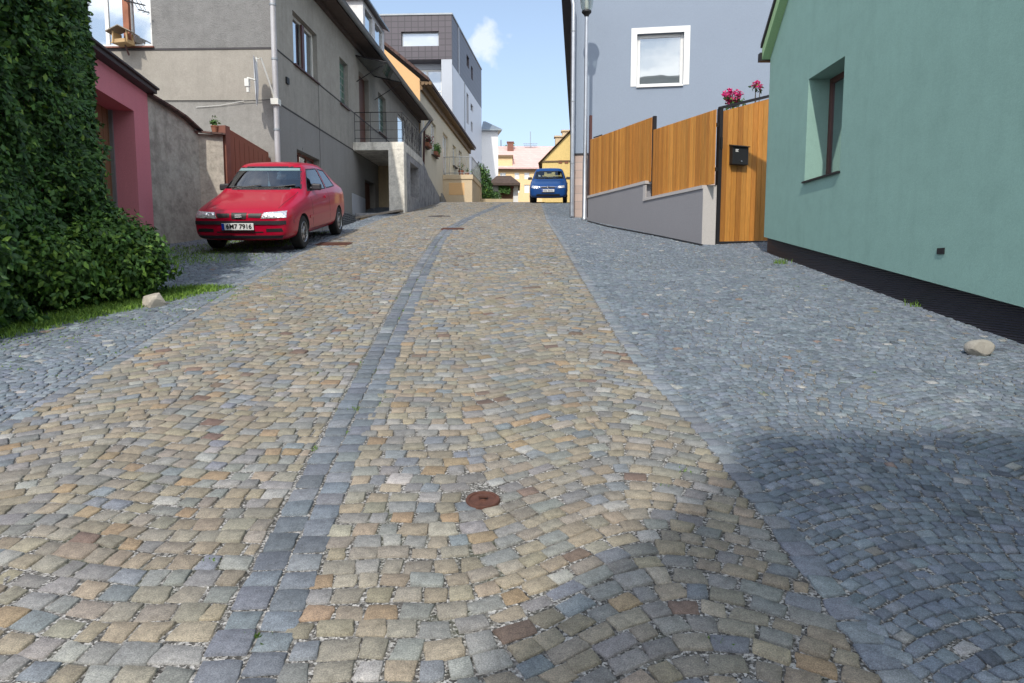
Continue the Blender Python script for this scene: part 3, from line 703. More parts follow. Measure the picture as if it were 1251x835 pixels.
# ---------------------------------------------------------------- foliage maker
LEAFPAL = [(5, (.038, .105, .020)), (4, (.055, .14, .024)), (2.0, (.085, .19, .028)), (3, (.022, .062, .015)), (.8, (.16, .27, .035))]
def leaves(name, pts, nrm, size, mat, parent=None, pal=LEAFPAL, org=None, droop=.5, spread=.7, kind=None):
    """pts Nx3, nrm Nx3: one folded pointed leaf per point"""
    pts = np.asarray(pts); N = len(pts); nr = np.asarray(nrm)+rng.normal(0, spread, (N, 3)); nr[:, 2] += .25
    nr /= np.linalg.norm(nr, axis=1)[:, None]
    dn = np.tile(np.array([0, 0, -droop]), (N, 1))+rng.normal(0, .55, (N, 3)); dn -= nr*(dn*nr).sum(1)[:, None]; dn /= np.linalg.norm(dn, axis=1)[:, None]
    sd = np.cross(nr, dn); sz = size*rng.uniform(.6, 1.65, N)[:, None]
    a = pts; tip = pts+dn*sz; l = pts+dn*sz*.45+sd*sz*.27-nr*sz*.09; r = pts+dn*sz*.45-sd*sz*.27-nr*sz*.09; m = pts+dn*sz*.5+nr*sz*.04
    V = np.stack([a, l, tip, r, m], 1).reshape(-1, 3); b = (np.arange(N)*5)[:, None]
    F = np.concatenate([b+[0, 1, 4], b+[1, 2, 4], b+[2, 3, 4], b+[3, 0, 4]], 1).reshape(-1, 3)
    cols = np.array([pick(pal) for _ in range(N)]); C = np.repeat(cols, 5, 0)
    o = Vector((0, 0, 0))
    if parent is not None: o = ORG.get(parent.name, o)
    elif org is not None: o = Vector(org)
    V = V-np.array(o)
    me = bpy.data.meshes.new(name); me.vertices.add(len(V)); me.vertices.foreach_set('co', V.ravel())
    me.loops.add(F.size); me.loops.foreach_set('vertex_index', F.ravel().astype(np.int32)); me.polygons.add(len(F)); me.polygons.foreach_set('loop_start', (np.arange(len(F))*3).astype(np.int32))
    me.update(calc_edges=True)
    at = me.attributes.new('Col', 'FLOAT_COLOR', 'POINT'); at.data.foreach_set('color', np.concatenate([C, np.ones((len(C), 1))], 1).ravel())
    me.materials.append(mat); ob = bpy.data.objects.new(name, me); COL.objects.link(ob)
    if parent is not None: ob.parent = parent
    else: ob.location = o
    if kind: ob['kind'] = kind
    return ob
def nz3(x, y, z, s=1.0):
    return (np.sin(x*2.1*s+1.3)*np.sin(y*1.7*s+.4)*np.sin(z*1.9*s+2)+.5*np.sin(x*5.3*s+y*3.1*s)*np.sin(z*4.7*s+y*2*s+1)+.25*np.sin(x*11*s+z*9*s)*np.sin(y*10*s+z*7*s+.7))
def blob(c, r, n, shell=.35, amp=.22, s=1.6):
    d = rng.normal(size=(n, 3)); d /= np.linalg.norm(d, axis=1)[:, None]
    k = 1+amp*nz3(d[:, 0]*2+c[0], d[:, 1]*2+c[1], d[:, 2]*2+c[2], s)
    rad = k*(1-shell*rng.random(n)**1.6)
    return np.array(c)+d*np.array(r)*rad[:, None], d
# ================================================================== IVY
T = thing('ivy', 'dense dark green ivy covering the near corner of the pink garage', 'ivy', (-5.2, 7.2, gzf(-5.2, 7.2)))
n = 85000
s_ = rng.random(n); dd = 5.2+s_*4.9; zz = rng.random(n)*5.9-1.15
z0g = gz(-4.8, dd)
zz = z0g+(3.8-z0g)*rng.random(n)
xw = gar0[0]+.166*(12.7-dd)
hrel = (zz-z0g)/5
bul = (.64+.20*nz3(dd*1.3, dd*.5, zz*1.5)+.13*nz3(dd*4.1, dd*2, zz*4.6)+.10*np.sin(dd*2.3+zz*1.1))*(1-sm(8.2, 9.9, dd)*.80)+.26*(1-sm(0, .42, hrel))*(1-sm(7.6, 9.0, dd))*sm(6.6, 7.5, dd)
bul *= (1+.1*nz3(dd*3, zz*3, dd))
lay = 1-.5*rng.random(n)**2.2
px_ = xw+bul*lay
nr = np.stack([np.full(n, .8), -.45+0*dd, np.full(n, .15)], 1)
pts = np.stack([px_, dd, zz], 1)
# extra clumps hanging out
P2 = []; N2 = []
for (cx, cy, cz_, r, k) in [(-5.38, 8.75, 1.75, .26, 1500), (-5.5, 8.9, 1.1, .24, 1300), (-5.2, 8.4, .6, .32, 1700), (-5.0, 7.6, 2.5, .30, 1500), (-4.85, 7.7, .0, .38, 3000), (-5.35, 8.4, .0, .36, 1500)]:
    a, b = blob((cx, cy, cz_), (r, r, r*1.2), k); P2.append(a); N2.append(b)
leaves('foliage', np.concatenate([pts]+P2), np.concatenate([nr]+N2), .062, M['leaf'], T)
mb = MB()
for i in range(16):
    y = 5.6+i*.28; x = gar0[0]+.166*(12.7-y)+.08
    pts_ = [Vector((x, y, gzf(x, y)-.05))]
    for k in range(9): pts_.append(pts_[-1]+Vector((random.uniform(-.03, .06), random.uniform(-.15, .15), .5)))
    mb.tube(pts_, [.035-.003*k for k in range(10)], 6)
mb.build('stem', M['bark'], T, smooth=True)
T = thing('shrub', 'rounded leafy bush spilling out at the foot of the ivy beside the grass', 'shrub', (-4.25, 7.75, gzf(-4.25, 7.8)))
a, b = blob((-4.42, 7.8, gzf(-4.3, 7.8)+.42), (.56, .5, .50), 11000, .5); a2, b2 = blob((-4.75, 7.3, gzf(-4.3, 7.3)+.38), (.55, .6, .45), 6000, .5)
pp = np.concatenate([a, a2]); nn = np.concatenate([b, b2]); k = pp[:, 2] > gz(pp[:, 0], pp[:, 1])+.01
leaves('foliage', pp[k], nn[k], .056, M['leaf'], T, [(4, (.05, .125, .02)), (3, (.085, .19, .025)), (2, (.15, .27, .035)), (1, (.03, .08, .014))])
mb = MB()
for i in range(7): mb.tube([(-4.4, 7.75, gzf(-4.4, 7.75)-.02), (-4.4+random.uniform(-.3, .3), 7.7+random.uniform(-.3, .3), gzf(-4.4, 7.7)+.5)], [.02, .008], 5)
mb.build('stem', M['bark'], T)
def rock(name, c, r, label, seed=1, mat='boulder', cat='stone', flat=.7):
    bm = bmesh.new(); bmesh.ops.create_icosphere(bm, subdivisions=3, radius=1); rr = random.Random(seed)
    pl = [(Vector((rr.gauss(0, 1), rr.gauss(0, 1), rr.gauss(0, .8))).normalized(), rr.uniform(.62, .9)) for _ in range(11)]
    for v in bm.verts:
        for n_, d_ in pl:
            e = v.co.dot(n_)-d_
            if e > 0: v.co -= n_*e*.92
        v.co = Vector((v.co.x*r[0], v.co.y*r[1], v.co.z*r[2]))
    me = bpy.data.meshes.new(name); bm.to_mesh(me); bm.free(); me.materials.append(M[mat]); o = bpy.data.objects.new(name, me); COL.objects.link(o); o.location = c
    return tag(o, label, cat)
q = G(1196, 434); rock('rock', q+Vector((0, 0, .05)), (.115, .09, .075), 'pale loose stone lying on the setts below the green house', 3)
q = G(190, 375); rock('rock', q+Vector((-.03, .05, .045)), (.14, .11, .12), 'weathered block of stone at the foot of the bush', 5, 'greywall_l')
# grass strip
def blades(name, pts, h, mat, label=None, pal=((.13, .25, .03), (.20, .33, .045), (.08, .16, .02))):
    vs = []; fs = []; cc = []
    mb = MB()
    for (x, y, hh) in pts:
        z = gzf(x, y)-.015; a = random.uniform(0, PI); w = .0045+.003*random.random(); dx, dy = math.cos(a)*w, math.sin(a)*w
        lx, ly = random.gauss(0, .35)*hh, random.gauss(0, .35)*hh; mb.cc = random.choice(pal)
        mb.add([(x-dx, y-dy, z), (x+dx, y+dy, z), (x+lx*.4+dx*.7, y+ly*.4+dy*.7, z+hh*.6), (x+lx*.4-dx*.7, y+ly*.4-dy*.7, z+hh*.6), (x+lx, y+ly, z+hh)], [(0, 1, 2, 3), (3, 2, 4)])
    o = mb.build(name, mat); o['kind'] = 'stuff'
    if label: o['label'] = label; o['category'] = 'grass'
    return o
gp_ = []
while len(gp_) < 15000:
    y = random.uniform(5.6, 8.5); base = -4.62+(y-6.2)*.40; x = base+random.gauss(0, .17)
    if x > base+.35: continue
    gp_.append((x, y, random.uniform(.02, .075)))
for _ in range(330):
    y = random.uniform(5.2, 9.5); x = -4.62+(y-6.2)*.40+.3+abs(random.gauss(0, .38))
    for k in range(random.randint(4, 14)): gp_.append((x+random.gauss(0, .03), y+random.gauss(0, .04), random.uniform(.008, .028)))
for _ in range(5200):
    y = random.uniform(10.3, 15.5); x = -5.2+random.gauss(0, .5); 
    if y > 12: x = random.uniform(-5.9, -4.2)
    gp_.append((x+.25*math.sin(y*3), y, random.uniform(.02, .065)))
blades('grass', gp_, .06, M['leaf'], 'short bright green grass along the foot of the ivy')
wd = []
for _ in range(75):
    y = 2+random.random()**1.5*14; 
    x = random.choice([float(fg(y))+random.choice([0, .135, -.135]), float(fg(y)), random.uniform(-2.9, .9), random.uniform(-4.6, -3), random.uniform(-4.4, -3.1), random.uniform(1.2, 4)])
    for k in range(random.randint(6, 22)): wd.append((x+random.gauss(0, .018), y+random.gauss(0, .02), random.uniform(.008, .028)))
for (u_, v_, n_, sp) in ((955, 322, 90, .06), (1120, 375, 30, .04), (600, 250, 10, .1), (180, 305, 200, .25)):
    q = G(u_, v_)
    for k in range(n_): wd.append((q.x+random.gauss(0, sp), q.y+random.gauss(0, sp), random.uniform(.03, .10)))
for u_, v_ in ((255, 412), (70, 460), (50, 500), (215, 395), (300, 380), (940, 480), (1040, 470)):
    q = G(u_, v_)
    for k in range(40): wd.append((q.x+random.gauss(0, .07), q.y+random.gauss(0, .02), random.uniform(.008, .02)))
blades('weeds', wd, .03, M['leaf'], 'scattered green weeds growing in the joints between the setts', ((.08, .15, .025), (.12, .22, .03)))
# flower pot on courtyard wall
def potplant(name, loc, label, r=.09, leafc=None, n=160, flower=None, cat='potted plant', h=.22, spread=.12, group=None):
    T = thing(name, label, cat, loc, group); mb = MB()
    mb.lathe([(r*.7, 0), (r, h*.7), (r*1.1, h*.7), (r*1.1, h*.85), (r*.85, h*.85), (r*.8, h*.6), (.001, h*.6)], loc, n=14)
    mb.build('pot', M['terracotta'], T, smooth=True)
    a, b = blob((loc[0], loc[1], loc[2]+h+spread*.8), (spread, spread, spread*1.1), n, .9); leaves('foliage', a, b, .05, M['leaf'], T, leafc or [(1, (.08, .17, .03)), (1, (.05, .12, .02))])
    if flower: a, b = blob((loc[0], loc[1], loc[2]+h+spread), (spread*1.1, spread*1.1, spread), n//3, .3); leaves('blossom', a, b, .05, M['petal'], T, flower)
    return T
potplant('potted_plant', p2.at(p2.L-.15, 2.72, -.12), 'small green plant in a clay pot on the end of the courtyard wall', .065, n=90, h=.15, spread=.085)
# ================================================================== GREEN HOUSE
ga = G(942, 311); gb = G(1251, 422)
dirv = (Vector((ga.x, ga.y))-Vector((gb.x, gb.y))).normalized()
gA = Vector((ga.x, ga.y)); gB = gA-dirv*11.0
gr = Plane(gB, gA, -1)
gr.n = Vector((-dirv.y, dirv.x, 0))
H2 = thing('green_house', 'sea green rendered house on the right with one deep window above a black base', 'house', (ga.x, ga.y, ga.z))
uc, _ = gr.px(937, 200)
l1 = gr.px(938, 291, .05); l2 = gr.px(1251, 376, .05)
zlow = lambda u: l1[1]+(u-l1[0])*(l2[1]-l1[1])/(l2[0]-l1[0])
gr2 = Plane((gr.at(0, 0, .05).x, gr.at(0, 0, .05).y), (gr.at(11, 0, .05).x, gr.at(11, 0, .05).y), -1); gr2.n = gr.n
eav = gr2.px(936, 70)[1]
wt = gr2.hole(988, 1031, 97, 221)
uc = gr2.px(936.5, 200)[0]
mb = MB(); gr2.wall(mb, 0, uc, zlow, eav, [wt], .36)
mb.add([gr2.at(0, eav), gr2.at(uc, eav), gr2.at(uc/2, eav+5.4)], [(0, 1, 2)])
mb.quad(gr2.at(uc, zlow(uc)), gr2.at(uc, zlow(uc), -8), gr2.at(uc, eav, -8), gr2.at(uc, eav)); mb.quad(gr2.at(0, zlow(0)), gr2.at(0, eav), gr2.at(0, eav, -8), gr2.at(0, zlow(0), -8))
for uu in (0,): pass
mb.quad(gr2.at(0, zlow(0)), gr2.at(uc, zlow(uc)), gr2.at(uc, zlow(uc), -.05), gr2.at(0, zlow(0), -.05))
mb.build('wall', M['green'], H2)
# window: lintel soffit & reveal included; frame at the back
w_ = window(gr2, wt, H2, M['brownframe'], M['pane'], .30, .08, 1)
mb = MB(); 
gr2.bx(mb, wt[0]-.02, wt[1]+.02, wt[2]-.02, wt[2]-.001+.006, -.3, .035); mb.build('sill', M['darkmetal'], w_)
mb = MB(); gr.bx(mb, .01, uc-.03, -2.5, 1.2, -.3, 0.0)
v0 = len(mb.v)-8
mb = MB(); mb.prism([gr.at(.01, -2.6), gr.at(uc-.03, -.5), gr.at(uc-.03, zlow(uc)-.003), gr.at(.01, zlow(0)-.003)], gr.n*-.3); mb.build('plinth', M['dimple'], H2)
mb = MB(); a = gr2.px(1150, 307); gr2.bx(mb, a[0]-.055, a[0]+.055, a[1]-.03, a[1]+.03, .001, .012); mb.build('vent', M['black'], H2)
mb = MB()
r0 = gr2.at(uc+.03, eav-.10, .13); r1 = gr2.at(uc/2, eav+5.45, .13); r2 = gr2.at(-.16, eav-.10, .13)
dz = Vector((0, 0, .18))
for a, b in ((r0, r1), (r1, r2)): mb.prism([a, b, b+dz, a+dz], -gr2.n*.14)
mb.build('verge_board', M['greenl'], H2)
mb = MB()
for a, b in ((r0, r1), (r1, r2)):
    t = Vector((0, 0, .19)); mb.prism([a+t+gr2.n*.03, b+t+gr2.n*.03, b+t-gr2.n*8.2, a+t-gr2.n*8.2], (0, 0, .06))
mb.build('roof', M['asphaltdark'], H2)
mb = MB(); e = gr2.at(uc+.13, eav-.06, .16); mb.obox(e-dirv.to_3d()*.11+Vector((0, 0, -.05)), dirv.to_3d()*.11, -gr2.n*8, (0, 0, .13)); mb.build('gutter', M['black'], H2)
# ================================================================== BLUE-GREY HOUSE
bA = P(697, 265, 20.4); bB = P(960, 250, 19.3)
bp = Plane((bA.x, bA.y), (bB.x+1.5, bB.y), 1)
H3 = thing('blue_grey_house', 'smooth blue-grey house with one white-framed square window behind the wooden fence', 'house', (bA.x, bA.y, gzf(bA.x, bA.y)))
wb = bp.hole(778.5, 836, 42, 106)
mb = MB(); bp.wall(mb, 0, bp.L, 2.9, 9.6, [wb], .2)
sdir = Vector((2.55, 26.6, 0)).normalized()
sp_ = Plane((bA.x+sdir.x*26, bA.y+sdir.y*26), (bA.x, bA.y), 1)
sp_.wall(mb, 0, sp_.L, 2.0, 9.6)
e0 = bp.at(bp.L, 0); mb.quad(Vector((e0.x, e0.y, 0)), Vector((e0.x+2, e0.y+12, 0)), Vector((e0.x+2, e0.y+12, 9.6)), Vector((e0.x, e0.y, 9.6)))
mb.add([bp.at(0, 9.6), bp.at(bp.L, 9.6), bp.at(bp.L/2, 12.5)], [(0, 1, 2)])
mb.build('wall', M['blue'], H3)
ztop = bp.px(708, 190)[1]
mb = MB(); bp.wall(mb, 0, bp.L, .8, 2.9); bp.bx(mb, .02, .47, .8, ztop, .002, .03, 0); mb.build('plinth', M['plinthp'], H3)
mb = MB(); bp.bx(mb, -.01, .5, ztop, ztop+.05, .001, .05, 0); bp.bx(mb, .47, .50, 1, ztop, .001, .04); mb.build('plinth_trim', M['darkmetal'], H3)
M['panesoft'] = pane_mat('reflecting_pane', (.14, .17, .18), .34)
wn = window(bp, wb, H3, M['white'], M['panesoft'], .12, .09, 1)
mb = MB(); f_ = .16
for (a, b, c, d) in ((wb[0]-f_, wb[0], wb[2], wb[3]+f_), (wb[1], wb[1]+f_, wb[2], wb[3]+f_), (wb[0], wb[1], wb[3], wb[3]+f_)): bp.bx(mb, a, b, c, d, .001, .012)
mb.build('surround', M['white'], wn)
mb = MB(); bp.bx(mb, wb[0], wb[1], wb[2]-.035, wb[2]+.0, -.1, .05); mb.build('sill', M['white'], wn)
mb = MB(); zz_ = 8.9
off = Vector((-.36, -.1, 0))
a = Vector((bA.x, bA.y-.25, zz_))+Vector((-.33, 0, 0)); b = a+sdir*27
mb.obox(a, Vector((.36, 0, 0)), sdir*27, (0, 0, .12))
mb.obox(a-Vector((.1, 0, .0)), Vector((.1, 0, 0)), sdir*27, (0, 0, .1))
mb.build('eaves', M['asphaltdark'], H3)
mb = MB(); rt = Vector((0, 0, .13)); rdg = bp.at(bp.L/2, 12.6, .25)
mb.prism([a+rt, b+rt, rdg+sdir*27, rdg], (0, 0, .1)); mb.prism([rdg, rdg+sdir*27, bp.at(bp.L+.3, 9.5, .25)+sdir*27, bp.at(bp.L+.3, 9.5, .25)], (0, 0, .1)); mb.build('roof', M['asphaltdark'], H3)
dpx = P(698.5, 262, 20.15)
dpo = tubeobj('downpipe', [(dpx.x-.33, 20.2, 8.85), (dpx.x-.30, 20.2, 8.2), (dpx.x-.04, 20.18, 7.55), (dpx.x, 20.15, 7.3), (dpx.x, 20.15, gzf(1.7, 20.2)+.02)], .062, M['galv'], H3, 12)
mb = MB()
for z in (6.6, 4.7, 3.0): mb = MB(); mb.lathe([(.063, -.015), (.07, -.015), (.07, .015), (.063, .015)], (dpx.x, 20.15, z), n=12); mb.build('bracket', M['zinc'], dpo)
# ================================================================== LAMP
q = G(714, 269); T = thing('street_lamp', 'galvanised street lamp post in front of the blue-grey house corner', 'street lamp', q)
zt = P(709, 20, q.y).z
mb = MB(); mb.lathe([(.085, 0), (.085, .05), (.065, .08), (.062, 1.6), (.048, 1.7), (.045, zt-q.z)], q, n=16); mb.build('pole', M['galv'], T, smooth=True)
mb = MB(); t_ = Vector((q.x, q.y, zt)); mb.lathe([(.05, -.02), (.07, .03), (.13, .09), (.13, .13), (.10, .14)], t_, n=18); mb.build('neck', M['black'], T, smooth=True)
mb = MB(); mb.lathe([(.10, .13), (.15, .2), (.20, .55), (.20, .58)], t_, n=18); lo = mb.build('lantern', clear_glass('lantern_glass', (.8, .85, .82), .15), T, smooth=True)
mb = MB(); mb.lathe([(.03, .14), (.05, .2), (.05, .4), (.001, .45)], t_, n=12); mb.build('bulb', M['white'], lo)
mb = MB(); mb.lathe([(.23, .58), (.20, .66), (.05, .76), (.001, .77)], t_, n=18); mb.build('cap', M['darkmetal'], T, smooth=True)
# ================================================================== FENCE, WALL, GATE
fa_ = G(718, 269.5); fb_ = G(857, 299)
fp = Plane((fa_.x, fa_.y), (fb_.x, fb_.y), 1)
if fp.n.y > 0: fp.n = -fp.n
T = thing('fence_base_wall', 'low grey rendered wall with stepped pale coping under the wooden fence', 'wall', fb_)
us_ = fp.px(786, 250)[0]
t1l = fp.px(719, 242)[1]; t1r = fp.px(786, 224.5)[1]; t2l = fp.px(786, 246)[1]; t2r = fp.px(857, 231)[1]
def basepoly(u0, u1, za, zb_): return [fp.at(u0, .5), fp.at(u1, .0), fp.at(u1, zb_), fp.at(u0, za)]
mb = MB(); mb.prism(basepoly(0, us_, t1l, t1r), -fp.n*.24, 0); mb.prism(basepoly(us_+.001, fp.L, t2l, t2r), -fp.n*.239, 0)
mb.build('wall', M['wallbase'], T)
mb = MB(); mb.prism([fp.at(0, t1l, .02), fp.at(us_+.12, t1r-.02, .02), fp.at(us_+.12, t1r+.045, .02), fp.at(0, t1l+.06, .02)], -fp.n*.28)
mb.prism([fp.at(us_+.0, t1r-.05, .015), fp.at(us_+.14, t1r-.05, .015), fp.at(us_+.14, t2l, .015), fp.at(us_+.0, t2l, .015)][::-1], -fp.n*.02)
mb.prism([fp.at(us_-.0, t2l, .021), fp.at(fp.L, t2r, .021), fp.at(fp.L, t2r+.06, .021), fp.at(us_-.0, t2l+.06, .021)], -fp.n*.28)
mb.build('coping', M['coping'], T)
gpost = P(877, 299.5, fb_.y+.02)
mb = MB(); ge = Vector((gpost.x-.06, gpost.y, 0)); c0 = fp.at(fp.L, 0, .0)
w_e = ge-c0
mb.obox(Vector((c0.x+.002, c0.y-.004, 0)), Vector((w_e.x, 0, 0)), (0, .3, 0), (0, 0, t2r+.06)); mb.build('end_pier', M['coping'], T)
mb = MB()
for i in range(24):
    pass
bs = [G(718, 271), G(742, 277.5), G(800, 288.5), G(857, 300.5)]
mb.tube([b+Vector((0, -.02, .012)) for b in bs], .018, 6); mb.build('base_strip', M['black'], T)
BO = [(.52, .225, .040), (.48, .195, .033), (.56, .25, .048), (.44, .18, .032), (.50, .21, .038)]
def boards(pl, u0, u1, zb0, zb1, zt0, zt1, o, w=.105, name='panel', parent=None, th=.022):
    mb = MB(); n = max(1, round((u1-u0)/w)); w = (u1-u0)/n
    for i in range(n):
        a = u0+i*w+.0045; b = u0+(i+1)*w-.0045; f0 = (a-u0)/(u1-u0); f1 = (b-u0)/(u1-u0); mb.cc = sc3(random.choice(BO), random.uniform(.80, 1.14))
        oo = o+random.uniform(-.002, .002)
        mb.prism([pl.at(a, zb0+(zb1-zb0)*f0, oo), pl.at(b, zb0+(zb1-zb0)*f1, oo), pl.at(b, zt0+(zt1-zt0)*f1, oo), pl.at(a, zt0+(zt1-zt0)*f0, oo)], -pl.n*th)
    return mb.build(name, M['boards'], parent, bevel=.003)
o_ = -.06
T = thing('wooden_fence', 'honey-coloured vertical board fence in two stepped panels on a low grey wall', 'fence', fp.at(us_, t2l))
a0 = fp.px(721, 171, o_); a1 = fp.px(721, 238.5, o_); b0 = fp.px(796, 143.5, o_); b1 = fp.px(796, 221.5, o_)
boards(fp, a0[0], b0[0], a1[1], b1[1], a0[1], b0[1], o_, parent=T)
c0_ = fp.px(798, 159, o_); c1_ = fp.px(798, 240.5, o_); d0_ = fp.px(873, 134.5, o_); d1_ = fp.px(873, 224.5, o_)
ue = fp.L+.27
boards(fp, c0_[0], ue, c1_[1], d1_[1], c0_[1], d0_[1], o_, parent=T)
mb = MB(); fp.bx(mb, a0[0]-.1, a0[0]-.02, a1[1]-.1, fp.px(721, 141, o_)[1], o_-.06, o_); mb.build('post', M['brownframe'], T)
mb = MB(); fp.bx(mb, b0[0]-.02, b0[0]+.05, c1_[1]-.1, b0[1]+.02, o_-.10, o_-.03); mb.build('post', M['darkmetal'], T)
mb = MB()
for (p, q_, r_, s_) in ((a0, b0, a1, b1), (c0_, (ue, d0_[1]), c1_, (ue, d1_[1]))):
    for f in (.2, .8):
        za = r_[1]+(p[1]-r_[1])*f; zb_ = s_[1]+(q_[1]-s_[1])*f; mb.prism([fp.at(p[0], za-.03, o_-.03), fp.at(q_[0], zb_-.03, o_-.03), fp.at(q_[0], zb_+.03, o_-.03), fp.at(p[0], za+.03, o_-.03)], -fp.n*.04)
mb.tube([fp.at(a0[0]+.0, a0[1]+.06, o_-.1), fp.at(a0[0]+.35, a0[1]+.07, o_-.2)], .015, 6)
mb.build('rail', M['darkmetal'], T)
gt = Plane((gpost.x-.045, gpost.y), (P(937, 296, 13.45).x+.12, 13.45), 1)
T = thing('garden_gate', 'tall honey-coloured board gate in a black frame beside the green house', 'gate', gt.at(0, gzf(gpost.x, gpost.y)))
gz0 = gzf(gpost.x, gpost.y); zt0 = gt.px(878, 134)[1]; zt1 = gt.px(935, 116)[1]; u1_ = gt.px(935, 200)[0]
boards(gt, .085, gt.L-.0, gz0+.05, gz0+.09, zt0-.02, zt1+.0, .0, .115, 'gate_leaf', T)
mb = MB(); gt.bx(mb, 0, .075, gz0-.1, zt0+.02, -.06, .02)
mb.prism([gt.at(.0, zt0+.0, .02), gt.at(gt.L, zt1+.02, .02), gt.at(gt.L, zt1+.07, .02), gt.at(.0, zt0+.05, .02)], -gt.n*.06); mb.prism([gt.at(.0, gz0-.0, .015), gt.at(gt.L, gz0+.04, .015), gt.at(gt.L, gz0+.08, .015), gt.at(.0, gz0+.04, .015)], -gt.n*.06)
mb.build('frame', M['darkmetal'], T)
mb = MB(); a = gt.px(882, 168, .03); b = gt.px(882, 182, .03); gt.bx(mb, a[0]-.02, a[0]+.02, b[1], a[1], .002, .035); mb.build('handle', M['black'], T)
mb = MB(); gt.bx(mb, .0, gt.L, gz0-.3, gz0+.0, -.3, .05); mb.build('threshold', M['coping'], T)
T = thing('mailbox', 'black metal mailbox with a tilted lid mounted on the board gate', 'mailbox', gt.at(.4, gt.px(905, 203)[1]))
m0 = gt.px(895.5, 177, .1); m1 = gt.px(914, 202, .1)
mb = MB(); gt.bx(mb, m0[0], m1[0], m1[1], m0[1]-.02, .003, .10); mb.build('body', M['black'], T, bevel=.006)
mb = MB(); mb.prism([gt.at(m0[0]-.01, m0[1]-.03, .13), gt.at(m0[0]-.01, m0[1]-.015, .13), gt.at(m0[0]-.01, m0[1]+.02, .003), gt.at(m0[0]-.01, m0[1]-.018, .003)], gt.u*(m1[0]-m0[0]+.02)); mb.build('lid', M['black'], T, bevel=.003)
mb = MB()
for i, (w_, z_) in enumerate(((.07, .0), (.055, -.017), (.065, -.034))): gt.bx(mb, m0[0]+.06, m0[0]+.06+w_, m0[1]-.085+z_, m0[1]-.075+z_, .101, .103)
mb.build('name_plate', M['white'], T)
mb = MB(); mb.lathe([(.001, .012), (.014, .01), (.014, 0)], gt.at(m0[0]+.2, m1[1]+.06, .10), gt.n, 12); mb.build('lock', M['galv'], T)
# flowers behind fence
def flower(name, c, r, label, n, nb):
    T = thing(name, label, 'flowering plant', (c[0], c[1], c[2]-1.3)); a, b = blob((c[0], c[1], c[2]-r*.5), (r, r, r*.8), n, .8)
    leaves('foliage', a, b, .06, M['leaf'], T); pts_ = []; nr_ = []
    for k in range(nb):
        q = rng.normal(size=3); q /= np.linalg.norm(q); cc = np.array(c)+q*r*rng.uniform(.5, 1)*np.array([1, 1, .7])
        d = rng.normal(size=(22, 3)); d /= np.linalg.norm(d, axis=1)[:, None]; pts_.append(cc+d*.028); nr_.append(d)
    leaves('blossom', np.concatenate(pts_), np.concatenate(nr_), .04, M['petal'], T, [(2, (.62, .015, .17)), (1, (.75, .05, .26)), (1, (.45, .01, .12))], spread=.2, droop=0)
    mb = MB()
    for k in range(3): mb.tube([(c[0]+random.uniform(-.05, .05), c[1], c[2]-1.3), (c[0]+random.uniform(-.12, .12), c[1], c[2])], .008, 5)
    mb.build('stem', M['bark'], T)
flower('flowering_plant', P(896, 118, 13.5), .20, 'large magenta flower cluster showing above the gate frame', 160, 34)
flower('flowering_plant', P(925, 104, 13.9), .10, 'sparse pale pink flower sprig near the green house corner', 30, 7)
# ================================================================== COVERS
def disc(name, c, r, mat, label, cat, square=False, rz=0):
    T = MB(); sl = Vector((0, 1, (gzf(c.x, c.y+.3)-gzf(c.x, c.y-.3))/.6)).normalized(); n = Vector((1, 0, 0)).cross(sl)
    if square:
        T.obox(c-Vector((r, 0, 0))-sl*r*.7-n*.02, Vector((2*r, 0, 0)), sl*r*1.4, n*.03, 0)
        for i in range(6): T.obox(c+Vector((-r*.9, 0, 0))-sl*r*.6+sl*r*.2*i*1.05+n*.010, Vector((r*1.8, 0, 0)), sl*r*.1, n*.006, 0)
    else:
        T.lathe([(r*1.0, -.03), (r, .001), (r*.96, .006), (r*.8, .005), (r*.78, .001), (r*.2, .002), (r*.18, .007), (.001, .007)], c, n, 32)
        T.obox(c-Vector((r*.25, .01, 0))+n*.012, Vector((r*.5, 0, 0)), sl*.02, n*.008)
    o = T.build(name, mat, org=c, smooth=True); return tag(o, label, cat)
disc('valve_cover', G(590, 611), .078, M['rust'], 'small round rusty valve cover in the foreground setts', 'valve cover')
disc('drain_cover', G(553, 280), .26, M['rust'], 'rusty rectangular drain cover on the dark gutter line up the hill', 'drain cover', True)
disc('manhole_cover', G(537, 264.5), .33, M['iron'], 'dark round manhole cover near the top of the road', 'manhole cover')
disc('drain_cover', G(408, 298.5), .30, M['rust'], 'rusty cover in the setts beside the red car', 'drain cover', True)
print('near done')
# ================================================================== BEIGE HOUSE up the street
bg = Plane((-4.42, 34.45), (-3.18, 53.0), 1)
H4 = thing('beige_house', 'long beige house with flower boxes and an ochre entrance terrace further up the street', 'house', bg.at(0, 3.3))
EB = 9.1
fb = [bg.hole(516.5, 521, 134, 178), bg.hole(526.5, 532.5, 147, 188), bg.hole(541, 547, 161, 213), bg.hole(553, 557, 176, 202), bg.hole(560.5, 564, 183, 206)]
fb = [(max(.02, a), b, c, d) for a, b, c, d in fb]
mb = MB(); bg.wall(mb, 0, bg.L, 2, EB, fb, .18)
mb.quad(bg.at(bg.L, 2), bg.at(bg.L, 2, -8), bg.at(bg.L, EB, -8), bg.at(bg.L, EB))
PKB = EB+5.0
mb.add([bg.at(0, 2, 0), bg.at(0, EB, 0), bg.at(0, PKB, -6), bg.at(0, EB, -12), bg.at(0, 2, -12)], [(0, 1, 2, 3, 4)], 1)
mb.build('wall', [M['beige'], M['peach']], H4)
mb = MB()
e0, e1 = bg.at(-.12, EB-.12, .46), bg.at(bg.L+.4, EB-.12, .46); r0, r1 = bg.at(-.12, PKB+.05, -6), bg.at(bg.L+.4, PKB+.05, -6)
